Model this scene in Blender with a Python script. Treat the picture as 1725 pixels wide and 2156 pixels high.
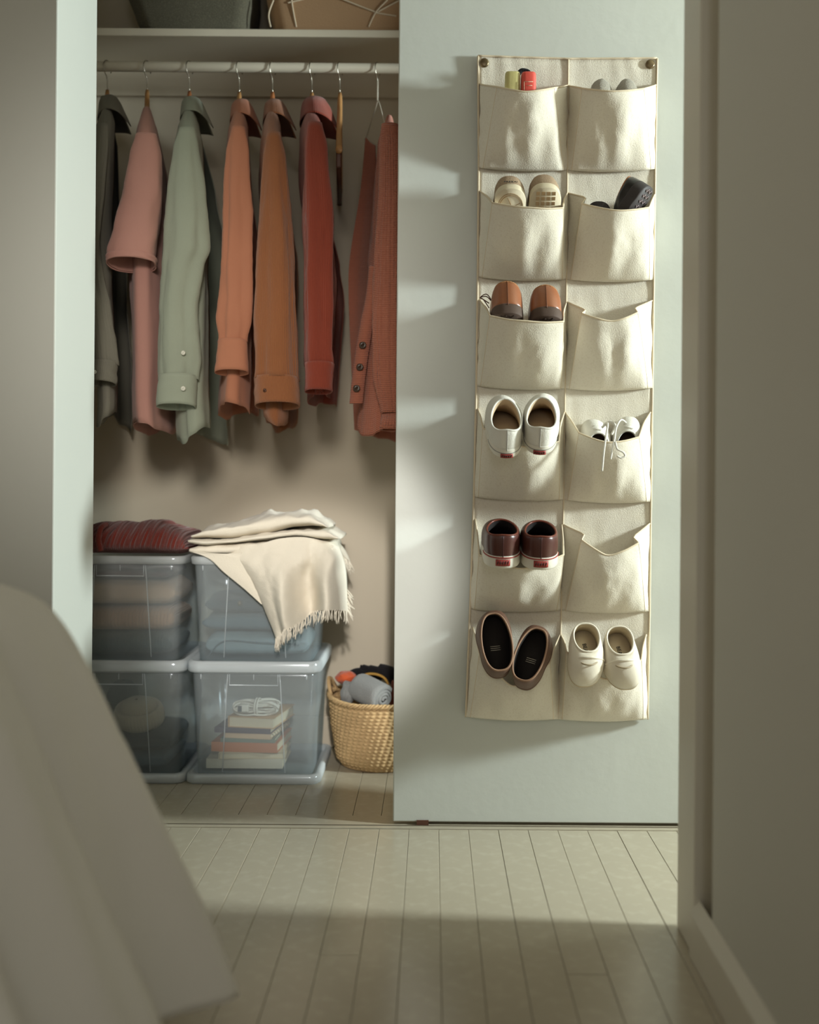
import bpy, math, random
from mathutils import Vector, Matrix, noise
random.seed(7)
PI = math.pi
sc = bpy.context.scene
for o in list(bpy.data.objects):
    bpy.data.objects.remove(o)
COL = sc.collection

# ------------------------------------------------------------------ camera
F = 2340.0                     # focal length in pixels of the 1725 x 2156 frame
VU, VV = 912.0, 1000.0         # principal point (level eye line)
H = 0.735                      # camera height
ROLL = 0.0077
cd = bpy.data.cameras.new('camera'); cam = bpy.data.objects.new('camera', cd); COL.objects.link(cam)
sc.camera = cam
cd.sensor_fit = 'HORIZONTAL'; cd.sensor_width = 36.0; cd.lens = F / 1725 * 36
cd.shift_x = -(VU - 862.5) / 1725; cd.shift_y = (VV - 1078) / 1725
cam.matrix_world = Matrix.Translation((0, 0, H)) @ Matrix.Rotation(PI/2, 4, 'X') @ Matrix.Rotation(ROLL, 4, 'Z')
cd.dof.use_dof = True; cd.dof.focus_distance = 2.32; cd.dof.aperture_fstop = 2.6
cd.clip_start = 0.05

# ------------------------------------------------------------------ world, lights, exposure
w = bpy.data.worlds.new('world'); sc.world = w; w.use_nodes = True
bg = w.node_tree.nodes['Background']; bg.inputs[0].default_value = (1.0, 0.88, 0.72, 1); bg.inputs[1].default_value = 0.30

def area(name, loc, target, sx, sy, power, col, spread=PI):
    l = bpy.data.lights.new(name, 'AREA'); l.shape = 'RECTANGLE'; l.size = sx; l.size_y = sy
    l.energy = power; l.color = col; l.spread = spread
    o = bpy.data.objects.new(name, l); COL.objects.link(o); o.location = loc
    o.rotation_euler = (Vector(target) - Vector(loc)).to_track_quat('-Z', 'Y').to_euler()
    return o
# daylight of the window at the far right of the side room, low and raking along the closet front
area('side_window_light', (3.0, 1.62, 1.55), (0.0, 2.3, 0.9), 0.22, 0.34, 118, (0.88, 1.0, 0.98))
# lamps added behind the camera: a soft fill and two spots
area('cover_fill', (0.22, -0.9, 1.45), (-0.5, 1.3, 0.45), 0.35, 0.6, 3.6, (0.92, 0.97, 1.0))  # weak fill added to bring out the bed cover folds
def spot(name, loc, target, power, size, blend, soft, col):
    l = bpy.data.lights.new(name, 'SPOT'); l.energy = power; l.color = col
    l.spot_size = math.radians(size); l.spot_blend = blend; l.shadow_soft_size = soft
    o = bpy.data.objects.new(name, l); COL.objects.link(o); o.location = loc
    o.rotation_euler = (Vector(target) - Vector(loc)).to_track_quat('-Z', 'Y').to_euler()
spot('closet_fill_spot', (-0.16, -0.5, 1.75), (-0.56, 2.7, 0.90), 140, 23, 0.85, 0.25, (1.0, 0.95, 0.86))  # wide spot added to lift the dim closet interior
spot('closet_patch_spot', (0.10, -0.5, 1.55), (-0.30, 2.65, 0.40), 250, 13, 0.45, 0.05, (1.0, 0.97, 0.92))  # narrow spot added for the bright patches on throw, boxes and basket

vs = sc.view_settings
sc.display_settings.display_device = 'sRGB'
vs.view_transform = 'Standard'; vs.look = 'None'; vs.gamma = 1.0; vs.exposure = 0.22; vs.use_curve_mapping = False

# ------------------------------------------------------------------ geometry helpers
def P(u, v, Y):
    """world point at depth Y seen at photo pixel (u, v)"""
    du, dv = u - VU, v - VV
    c, s = math.cos(ROLL), math.sin(ROLL)
    a = c*du + s*dv; b = -s*du + c*dv
    return Vector((a*Y/F, Y, H - b*Y/F))

def empty(name, loc=(0, 0, 0), mat=None):
    o = bpy.data.objects.new(name, None); COL.objects.link(o)
    o.empty_display_size = 0.02
    if mat is not None: o.matrix_world = mat
    else: o.location = loc
    return o
def tag(o, label=None, cat=None, group=None, kind=None):
    if label: o['label'] = label
    if cat: o['category'] = cat
    if group: o['group'] = group
    if kind: o['kind'] = kind
    return o
def thing(name, label, cat, loc, group=None):
    o = empty(name, loc); tag(o, label, cat, group); return o

def mk(name, V, Fc, mat, parent=None, uv=None, smooth=True, local=False, solid=0.0, bevel=0.0, off=0, sharp=None):
    me = bpy.data.meshes.new(name)
    if parent is not None and not local:
        L = parent.location if parent.parent is None else parent.parent.location
        V = [(p[0]-L[0], p[1]-L[1], p[2]-L[2]) for p in V]
    me.from_pydata([tuple(p) for p in V], [], Fc)
    if uv:
        lay = me.uv_layers.new(name='UVMap')
        idx = [0]*len(me.loops); me.loops.foreach_get('vertex_index', idx)
        flat = []
        for i in idx: flat.extend(uv[i])
        lay.data.foreach_set('uv', flat)
    if smooth: me.polygons.foreach_set('use_smooth', [True]*len(me.polygons))
    me.materials.append(mat)
    me.update()
    if sharp:
        at = me.attributes.new('sharp_edge', 'BOOLEAN', 'EDGE')
        for e in me.edges:
            a, b = e.vertices
            if a in sharp and b in sharp: at.data[e.index].value = True
    o = bpy.data.objects.new(name, me); COL.objects.link(o)
    if parent is not None: o.parent = parent
    if solid:
        m = o.modifiers.new('thick', 'SOLIDIFY'); m.thickness = solid; m.offset = off
    if bevel:
        m = o.modifiers.new('bev', 'BEVEL'); m.width = bevel; m.segments = 2; m.limit_method = 'ANGLE'; m.angle_limit = 0.7
    return o

def box_vf(x0, x1, y0, y1, z0, z1):
    V = [(x0,y0,z0),(x1,y0,z0),(x1,y1,z0),(x0,y1,z0),(x0,y0,z1),(x1,y0,z1),(x1,y1,z1),(x0,y1,z1)]
    Fc = [(0,3,2,1),(4,5,6,7),(0,1,5,4),(1,2,6,5),(2,3,7,6),(3,0,4,7)]
    return V, Fc
def box(name, b, mat, parent=None, bevel=0.0, local=False):
    V, Fc = box_vf(*b)
    return mk(name, V, Fc, mat, parent, smooth=False, bevel=bevel, local=local)
def merge(parts):
    V = []; Fc = []
    for v, f in parts:
        k = len(V); V += [tuple(p) for p in v]; Fc += [tuple(i+k for i in q) for q in f]
    return V, Fc

def cr(p0, p1, p2, p3, t):
    return 0.5*((2*p1) + (p2-p0)*t + (2*p0-5*p1+4*p2-p3)*t*t + (3*p1-p0-3*p2+p3)*t*t*t)
def resample(pts, n, closed=False):
    m = len(pts); out = []
    for i in range(n):
        x = i/(n-1)*(m-1) if not closed else i/n*m
        k = min(int(x), m-2) if not closed else int(x) % m
        t = x - k if not closed else x - int(x)
        g = (lambda j: pts[j % m]) if closed else (lambda j: pts[max(0, min(m-1, j))])
        out.append(cr(g(k-1), g(k), g(k+1), g(k+2), t))
    return out
def prof(tab, v):
    """smooth-ish interpolation of a table [(v, a, b, ...)]"""
    if v <= tab[0][0]: return tab[0][1:]
    for i in range(len(tab)-1):
        if v <= tab[i+1][0]:
            t = (v-tab[i][0])/(tab[i+1][0]-tab[i][0]); t = t*t*(3-2*t)*0.5 + t*0.5
            return tuple(a+(b-a)*t for a, b in zip(tab[i][1:], tab[i+1][1:]))
    return tab[-1][1:]
def grid(rows):
    """verts, faces, uv (metres) of a grid of points"""
    nv, nu = len(rows), len(rows[0])
    V = [p for r in rows for p in r]; Fc = []; UV = []
    us = [0.0]; mid = rows[nv//2]
    for i in range(1, nu): us.append(us[-1] + (Vector(mid[i])-Vector(mid[i-1])).length)
    vv = [0.0]
    for j in range(1, nv): vv.append(vv[-1] + (Vector(rows[j][nu//2])-Vector(rows[j-1][nu//2])).length)
    for j in range(nv):
        for i in range(nu): UV.append((us[i], vv[j]))
    for j in range(nv-1):
        for i in range(nu-1):
            a = j*nu+i; Fc.append((a, a+1, a+nu+1, a+nu))
    return V, Fc, UV
def net(rows, nu, nv):
    r = [resample([Vector(p) for p in row], nu) for row in rows]
    cols = [resample([r[j][i] for j in range(len(r))], nv) for i in range(nu)]
    return [[cols[i][j] for i in range(nu)] for j in range(nv)]
def loft(rings, cap0=False, cap1=False):
    """rings: lists of equal length whose last point repeats the first"""
    V, Fc, UV = grid(rings)
    n = len(rings[0])
    if cap0: Fc.append(tuple(range(n-2, -1, -1)))
    if cap1:
        k = (len(rings)-1)*n; Fc.append(tuple(range(k, k+n-1)))
    return V, Fc, UV
def tube_vf(pts, rad, n=8, cap=True, closed=False):
    pts = [Vector(p) for p in pts]; V = []; Fc = []; m = len(pts)
    rr = rad if isinstance(rad, (list, tuple)) else [rad]*m
    up = None
    for i, p in enumerate(pts):
        a = pts[(i-1) % m] if (closed or i > 0) else p
        b = pts[(i+1) % m] if (closed or i < m-1) else p
        d = (b-a)
        d = d.normalized() if d.length > 1e-9 else Vector((0, 0, 1))
        if up is None:
            up = d.orthogonal().normalized()
        up = (up - d*up.dot(d))
        up = up.normalized() if up.length > 1e-6 else d.orthogonal().normalized()
        s = d.cross(up)
        for k in range(n):
            t = 2*PI*k/n
            V.append(p + (up*math.cos(t) + s*math.sin(t))*rr[i])
    last = m if closed else m-1
    for i in range(last):
        for k in range(n):
            a = i*n+k; b = i*n+(k+1) % n; j = ((i+1) % m)*n
            Fc.append((a, b, j+(k+1) % n, j+k))
    if cap and not closed:
        Fc.append(tuple(range(n-1, -1, -1))); Fc.append(tuple(range((m-1)*n, m*n)))
    return V, Fc
def tube(name, pts, rad, mat, parent=None, n=8, local=False, closed=False, smooth_n=0):
    if smooth_n: pts = resample([Vector(p) for p in pts], smooth_n)
    V, Fc = tube_vf(pts, rad, n, True, closed)
    return mk(name, V, Fc, mat, parent, local=local)
def nz(x, y, z=0.0, s=1.0):
    return noise.noise(Vector((x*s, y*s, z*s)))
def superel(t, a, b, e):
    c, s = math.cos(t), math.sin(t)
    return a*math.copysign(abs(c)**(2/e), c), b*math.copysign(abs(s)**(2/e), s)

# ------------------------------------------------------------------ materials
def new_mat(name):
    m = bpy.data.materials.new(name); m.use_nodes = True
    nt = m.node_tree; b = nt.nodes['Principled BSDF']
    return m, nt, b
def lin(c):
    return tuple(((x/255)/12.92 if x/255 <= 0.04045 else ((x/255+0.055)/1.055)**2.4) for x in c) + (1.0,)
def paint(name, rgb, rough=0.6, var=0.06, vscale=3.0, bscale=60.0, bstr=0.05, spec=0.4, sheen=0.0, coords='Object', ribs=None, metal=0.0, fine=None):
    """plain procedural surface: base colour with soft mottling, fine bump, optional ribs (pitch_u, pitch_v, strength)"""
    m, nt, b = new_mat(name); N = nt.nodes; L = nt.links
    tc = N.new('ShaderNodeTexCoord')
    n1 = N.new('ShaderNodeTexNoise'); n1.inputs['Scale'].default_value = vscale; n1.inputs['Detail'].default_value = 4
    L.new(tc.outputs[coords], n1.inputs['Vector'])
    mx = N.new('ShaderNodeMix'); mx.data_type = 'RGBA'
    c = lin(rgb)
    mx.inputs[6].default_value = tuple(x*(1-var) for x in c[:3]) + (1,)
    mx.inputs[7].default_value = tuple(min(1, x*(1+var)) for x in c[:3]) + (1,)
    L.new(n1.outputs['Fac'], mx.inputs[0])
    col = mx.outputs[2]
    if fine:
        n3 = N.new('ShaderNodeTexNoise'); n3.inputs['Scale'].default_value = fine[0]; n3.inputs['Detail'].default_value = 2
        L.new(tc.outputs[coords], n3.inputs['Vector'])
        m3 = N.new('ShaderNodeMix'); m3.data_type = 'RGBA'; m3.blend_type = 'MIX'
        m3.inputs[7].default_value = lin(fine[1])
        mr = N.new('ShaderNodeMapRange'); mr.inputs[1].default_value = 0.5; mr.inputs[2].default_value = 0.75; mr.inputs[4].default_value = fine[2]
        L.new(n3.outputs['Fac'], mr.inputs[0]); L.new(mr.outputs[0], m3.inputs[0]); L.new(col, m3.inputs[6]); col = m3.outputs[2]
    L.new(col, b.inputs['Base Color'])
    b.inputs['Roughness'].default_value = rough
    b.inputs['Specular IOR Level'].default_value = spec
    b.inputs['Metallic'].default_value = metal
    if sheen: b.inputs['Sheen Weight'].default_value = sheen; b.inputs['Sheen Roughness'].default_value = 0.6
    n2 = N.new('ShaderNodeTexNoise'); n2.inputs['Scale'].default_value = bscale; n2.inputs['Detail'].default_value = 3
    L.new(tc.outputs[coords], n2.inputs['Vector'])
    hgt = n2.outputs['Fac']
    if ribs:
        sx = N.new('ShaderNodeSeparateXYZ'); L.new(tc.outputs['UV'], sx.inputs[0])
        for ch, pitch in ((0, ribs[0]), (1, ribs[1])):
            if not pitch: continue
            a = N.new('ShaderNodeMath'); a.operation = 'MULTIPLY'; a.inputs[1].default_value = 2*PI/pitch; L.new(sx.outputs[ch], a.inputs[0])
            s_ = N.new('ShaderNodeMath'); s_.operation = 'SINE'; L.new(a.outputs[0], s_.inputs[0])
            k = N.new('ShaderNodeMath'); k.operation = 'MULTIPLY_ADD'; k.inputs[1].default_value = ribs[2]; L.new(s_.outputs[0], k.inputs[0]); L.new(hgt, k.inputs[2])
            hgt = k.outputs[0]
    bp = N.new('ShaderNodeBump'); bp.inputs['Strength'].default_value = bstr; bp.inputs['Distance'].default_value = 0.004
    L.new(hgt, bp.inputs['Height']); L.new(bp.outputs[0], b.inputs['Normal'])
    return m
def plastic(name, tint, milk, gloss=0.08):
    """milky clear polypropylene: part see-through, part scattering"""
    m = bpy.data.materials.new(name); m.use_nodes = True; nt = m.node_tree; N = nt.nodes; L = nt.links
    N.remove(N['Principled BSDF']); out = N['Material Output']
    tr = N.new('ShaderNodeBsdfTransparent'); tr.inputs[0].default_value = (0.93, 0.96, 0.97, 1)
    df = N.new('ShaderNodeBsdfDiffuse'); df.inputs[0].default_value = tint
    tl = N.new('ShaderNodeBsdfTranslucent'); tl.inputs[0].default_value = tint
    gl = N.new('ShaderNodeBsdfGlossy'); gl.inputs['Roughness'].default_value = 0.18; gl.inputs[0].default_value = (0.9, 0.95, 1, 1)
    a = N.new('ShaderNodeMixShader'); a.inputs[0].default_value = 0.3; L.new(df.outputs[0], a.inputs[1]); L.new(tl.outputs[0], a.inputs[2])
    n = N.new('ShaderNodeTexNoise'); n.inputs['Scale'].default_value = 9; tc = N.new('ShaderNodeTexCoord'); L.new(tc.outputs['Object'], n.inputs['Vector'])
    mr = N.new('ShaderNodeMapRange'); mr.inputs[3].default_value = milk*0.85; mr.inputs[4].default_value = milk*1.15; L.new(n.outputs['Fac'], mr.inputs[0])
    c = N.new('ShaderNodeMixShader'); L.new(mr.outputs[0], c.inputs[0]); L.new(tr.outputs[0], c.inputs[1]); L.new(a.outputs[0], c.inputs[2])
    d = N.new('ShaderNodeMixShader'); d.inputs[0].default_value = gloss; L.new(c.outputs[0], d.inputs[1]); L.new(gl.outputs[0], d.inputs[2])
    L.new(d.outputs[0], out.inputs['Surface'])
    return m

M = {}
M['door'] = paint('door_paint', (208, 211, 204), 0.45, 0.03, 2.0, 45, 0.10)
M['wall'] = paint('wall_paint', (205, 203, 192), 0.7, 0.03, 1.5, 70, 0.05)
M['wall_front'] = paint('wall_front_paint', (200, 202, 194), 0.6, 0.03, 1.5, 70, 0.05)
M['closet'] = paint('closet_paint', (200, 188, 168), 0.7, 0.03, 1.5, 70, 0.05)
M['trim'] = paint('trim_paint', (214, 208, 192), 0.45, 0.04, 4, 40, 0.04)
M['shelf'] = paint('shelf_paint', (216, 206, 186), 0.4, 0.04, 4, 40, 0.03)
M['rod'] = paint('rod_paint', (222, 214, 196), 0.3, 0.03, 6, 40, 0.02)
M['floor'] = paint('floor_paint', (180, 170, 150), 0.22, 0.07, 2.2, 18, 0.06, 0.5, fine=(38, (214, 206, 186), 0.2))
M['gap'] = paint('gap_dark', (88, 76, 60), 0.9)
M['canvas'] = paint('canvas', (230, 222, 206), 0.85, 0.04, 5, 420, 0.22, 0.15, 0.15, fine=(260, (206, 192, 170), 0.35))
M['canvas_thread'] = paint('canvas_edge', (224, 208, 182), 0.85, 0.05, 20, 300, 0.1, 0.1)
M['brass'] = paint('aged_brass', (128, 112, 86), 0.35, 0.1, 60, 200, 0.05, 0.5, metal=0.9)
M['wood'] = paint('hanger_wood', (186, 138, 88), 0.45, 0.12, 25, 90, 0.04)
M['wood_red'] = paint('hanger_wood_red', (176, 112, 70), 0.45, 0.12, 25, 90, 0.04)
M['wood_dark'] = paint('hanger_wood_dark', (92, 58, 44), 0.5, 0.1, 25, 90, 0.04)
M['chrome'] = paint('chrome', (176, 170, 158), 0.22, 0.03, 10, 50, 0.0, 0.5, metal=1.0)
M['wire'] = paint('white_wire', (214, 206, 190), 0.4)

# ------------------------------------------------------------------ setting
D = 2.33                      # front face of the sliding door
XL, XR = -0.728, 0.41         # left return, right wall face
BACK = 3.0
def struct(o): o['kind'] = 'structure'; return o

fl = struct(box('floor', (-3.2, 4.2, -1.2, BACK+0.05, -0.06, -0.006), M['gap']))
pw = 0.0617; x0 = 0.0176
cuts_front = 2.306
rk = random.Random(3)
plank_cache = {}
def plank(xa, xb, ya, yb):
    g = 0.00032
    key = (round(xb-xa, 4), round(yb-ya, 3))
    if key not in plank_cache:
        a, b = (xb-xa)/2-g, (yb-ya)/2-g; e = 0.0007
        V = [(-a,-b,-.006),(a,-b,-.006),(a,b,-.006),(-a,b,-.006),
             (-a,-b,-e),(a,-b,-e),(a,b,-e),(-a,b,-e),
             (-a+e,-b+e,0),(a-e,-b+e,0),(a-e,b-e,0),(-a+e,b-e,0)]
        Fc = [(0,1,5,4),(1,2,6,5),(2,3,7,6),(3,0,4,7),(4,5,9,8),(5,6,10,9),(6,7,11,10),(7,4,8,11),(8,9,10,11)]
        me = bpy.data.meshes.new('plank'); me.from_pydata(V, [], Fc); me.materials.append(M['floor']); plank_cache[key] = me
    o = bpy.data.objects.new('plank', plank_cache[key]); COL.objects.link(o); o.parent = fl
    o.location = ((xa+xb)/2, (ya+yb)/2, -rk.random()*0.0006)
for k in range(-24, 24):
    xa = x0 + k*pw; xb = xa + pw
    c1 = [0.55, 0.95, 1.35, 1.62, 0.75, 1.15][(k*5) % 6] + 0.02*((k*7) % 5)
    for ya, yb in ((-1.2, c1), (c1, cuts_front)): plank(xa, xb, ya, yb)
    if -1.06 < xa < 0.86: plank(xa, xb, 2.392, BACK)
for (b, n) in (((-3.2, x0-24*pw, -1.2, cuts_front, -0.006, -0.0005), 'floor'), ((x0+24*pw, 4.2, -1.2, cuts_front, -0.006, -0.0005), 'floor')):
    struct(box(n, b, M['floor']))
th = struct(box('trim_1', (-1.05, 1.6, 2.308, 2.39, -0.006, 0.0015), M['floor'], bevel=0.001))
box('track_groove', (-1.05, 1.6, 2.322, 2.326, 0.0012, 0.0019), M['gap'], th)

struct(box('wall_back', (-1.10, 0.95, BACK, BACK+0.08, 0, 2.45), M['closet']))
struct(box('wall_closet_left', (-1.14, -1.06, 2.39, BACK, 0, 2.45), M['closet']))
struct(box('wall_closet_right', (0.90, 0.98, 2.39, BACK, 0, 2.45), M['closet']))
V = [(XL, 2.135, 0), (XL, 2.385, 0), (-3.2, 2.86, 0), (-3.2, 2.53, 0), (XL, 2.135, 2.45), (XL, 2.385, 2.45), (-3.2, 2.86, 2.45), (-3.2, 2.53, 2.45)]  # front slants back, shaped so the side window leaves it unlit
struct(mk('wall_left', V, [(0,1,2,3),(7,6,5,4),(0,4,5,1),(1,5,6,2),(2,6,7,3),(3,7,4,0)], M['wall_front'], smooth=False, bevel=0.003))
struct(box('wall_header', (XL, 1.6, 2.31, 2.39, 2.06, 2.45), M['wall']))
struct(box('wall_right', (XR+0.002, XR+0.12, -1.2, 1.625, 0, 2.45), M['wall'], bevel=0.004))
struct(box('wall_right_recess', (XR+0.032, XR+0.12, 1.625, 1.70, 0, 2.45), M['wall']))
struct(box('trim_2', (XR-0.006, XR+0.12, 1.70, 1.815, 0.0, 2.45), M['trim'], bevel=0.003))
struct(box('wall_side_room', (1.6, 4.2, 2.33, 2.41, 0, 2.45), M['wall']))
struct(box('ceiling', (-3.2, 4.2, -1.2, BACK+0.08, 2.45, 2.53), M['wall']))
# baseboards
V, Fc = merge([box_vf(XR-0.012, XR+0.006, -1.2, 1.705, 0, 0.07)])
bb = struct(mk('baseboard_right', V, Fc, M['trim'], smooth=False, bevel=0.002))
V = [(XR-0.012, -1.2, .07), (XR-0.012, 1.70, .07), (XR+0.002, 1.70, .088), (XR+0.002, -1.2, .088), (XR+0.006, -1.2, .07), (XR+0.006, 1.70, .07)]
mk('cap_moulding', V, [(0,1,2,3),(1,5,2),(0,3,4),(3,2,5,4)], M['trim'], bb, smooth=False)
struct(box('baseboard_back', (-1.06, 0.9, BACK-0.012, BACK, 0, 0.085), M['closet'], bevel=0.003))

# sliding door
dz0 = 0.0075
dl = P(833, 1000, D).x; 
door = struct(box('door_1', (dl, 0.62, D, D+0.036, dz0, 2.06), M['door'], bevel=0.0025))
box('guide_block', (dl+0.05, dl+0.075, D-0.004, D+0.03, 0.0012, dz0+0.004), M['wood_dark'], door)

# shelf, cleat, rod
shZ = P(500, 60.5, 2.79).z
sh = thing('closet_shelf', 'white painted closet shelf above the clothes rod', 'shelf', (-0.08, 2.9, shZ))
box('board', (-1.06, 0.90, 2.79, BACK, shZ-0.019, shZ), M['shelf'], sh, bevel=0.002)
cz = P(500, 203, BACK-0.015).z
box('support_cleat', (-1.06, 0.90, BACK-0.016, BACK, cz, shZ-0.019), M['closet'], sh, bevel=0.002)
RY = 2.755
rz = P(500, 142, RY).z; RR = 0.0125
rd = thing('clothes_rod', 'white painted round clothes rod under the closet shelf', 'rod', (-0.08, RY, rz))
tube('pole', [(-1.06+0.96*2*i/24, RY, rz) for i in range(25)], RR, M['rod'], rd, n=24)
for x in (-1.055, 0.868):
    tube('end_socket', [(x-0.006, RY, rz), (x+0.012, RY, rz)], RR+0.008, M['rod'], rd, n=20)

# ------------------------------------------------------------------ canvas organizer
OB = D - 0.004
# per row seam: (left u, v), (centre u, v), (right u, v)
seams = [((1007,118),(1197,124),(1384,123)), ((1008,353),(1195,358),(1380,356)), ((1006,583),(1193,588),(1377,589)),
         ((1003,812),(1190,818),(1374,817)), ((998,1046),(1187,1052),(1371,1056)), ((990,1282),(1182,1285),(1368,1287)),
         ((981,1509),(1175,1514),(1364,1514))]
ol = P(1180, 1512, OB)
org = thing('shoe_organizer', 'cream canvas hanging shoe organizer with twelve pockets on the sliding door', 'organizer', (ol.x, D, ol.z))
rows = []
for j in range(6):
    for q in range(14):
        t = q/14
        row = []
        for i in range(41):
            s = i/40
            def pt(k):
                a, c, b = seams[k]
                if s < .5: f = s*2; return a[0]+(c[0]-a[0])*f, a[1]+(c[1]-a[1])*f
                f = s*2-1; return c[0]+(b[0]-c[0])*f, c[1]+(b[1]-c[1])*f
            A, B = pt(j), pt(j+1)
            u = A[0]+(B[0]-A[0])*t; v = A[1]+(B[1]-A[1])*t
            # tension folds from the grommets at the top
            d = 0.0015*nz(u*.02, v*.02) + 0.0018*nz(u*.05, v*.012, 4)
            if j == 0:
                e = max(0, 1-(v-118)/75)
                d += e*0.0035*math.sin((s if s < .5 else 1-s)*34)*max(0, 1-abs((s if s<.5 else 1-s)-.12)/.2)
            edge = min(s, 1-s)
            if edge < .02: d += 0.002
            row.append(P(u, v, OB - 0.0018 - abs(d)*1.2 - 0.002*math.exp(-((s-.5)/.012)**2)))
        rows.append(row)
last = []
for i in range(41):
    s = i/40; a, c, b = seams[6]
    if s < .5: f = s*2; u, v = a[0]+(c[0]-a[0])*f, a[1]+(c[1]-a[1])*f
    else: f = s*2-1; u, v = c[0]+(b[0]-c[0])*f, c[1]+(b[1]-c[1])*f
    last.append(P(u, v, OB-0.002))
rows.append(last)
V, Fc, UV = grid(rows)
mk('backing', V, Fc, M['canvas'], org, UV, solid=0.0012, off=0)
# edge binding and centre seam
for col in (0, 40):
    tube('edge_binding', [rows[k][col] + Vector((0, -0.001, 0)) for k in range(len(rows))], 0.0022, M['canvas_thread'], org, n=6)
tube('centre_seam', [rows[k][20] + Vector((0, -0.001, 0)) for k in range(len(rows))], 0.0016, M['canvas_thread'], org, n=6)
tube('top_hem', [rows[0][k] + Vector((0, -0.001, 0)) for k in range(41)], 0.0022, M['canvas_thread'], org, n=6)
for (u, v) in ((1020, 133), (1369, 136)):
    c = P(u, v, OB-0.004)
    tube('grommet', [c + Vector((0, 0.003, 0)), c + Vector((0, -0.0035, 0)), c + Vector((0, -0.005, 0))], [0.0095, 0.0095, 0.007], M['brass'], org, n=24)

# pockets: rim polyline (u, v, protrusion); indices of the two creases bounding the front panel
pk = {
 (0,0): ([(1010,177,0),(1022,180,.03),(1047,183,.062),(1107,193,.085),(1167,185,.066),(1183,183,.03),(1196,180,0)], 2, 4),
 (0,1): ([(1197,181,0),(1212,183,.03),(1226,186,.062),(1288,192,.088),(1356,187,.066),(1370,183,.03),(1382,179,0)], 2, 4),
 (1,0): ([(1011,403,0),(1028,415,.035),(1037,427,.103),(1113,437,.124),(1186,438,.103),(1188,420,.035),(1195,406,0)], 2, 4),
 (1,1): ([(1197,407,0),(1234,416,.04),(1226,429,.075),(1299,443,.105),(1367,437,.08),(1372,424,.035),(1379,409,0)], 2, 4),
 (2,0): ([(1010,631,0),(1024,648,.035),(1032,665,.108),(1108,676,.128),(1187,677,.108),(1187,655,.035),(1193,637,0)], 2, 4),
 (2,1): ([(1194,636,0),(1234,653,.036),(1225,660,.066),(1289,676,.078),(1343,658,.066),(1337,649,.04),(1374,633,0)], 2, 4),
 (3,0): ([(1007,861,0),(1013,880,.04),(1017,901,.085),(1098,940,.115),(1177,930,.085),(1180,895,.04),(1189,867,0)], 2, 4),
 (3,1): ([(1190,868,0),(1205,888,.03),(1219,911,.07),(1280,931,.095),(1346,920,.075),(1356,890,.035),(1370,868,0)], 2, 4),
 (4,0): ([(1001,1093,0),(1006,1128,.04),(1009,1168,.085),(1098,1197,.112),(1187,1168,.085),(1186,1135,.04),(1183,1104,0)], 2, 4),
 (4,1): ([(1184,1104,0),(1231,1125,.036),(1225,1137,.066),(1281,1169,.078),(1345,1143,.066),(1333,1131,.04),(1369,1102,0)], 2, 4),
 (5,0): ([(996,1321,0),(1003,1345,.03),(1010,1376,.060),(1080,1444,.070),(1158,1396,.062),(1168,1362,.035),(1180,1336,0)], 2, 4),
 (5,1): ([(1181,1336,0),(1189,1352,.03),(1193,1372,.07),(1275,1430,.09),(1351,1389,.072),(1354,1362,.035),(1361,1336,0)], 2, 4),
}
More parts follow.
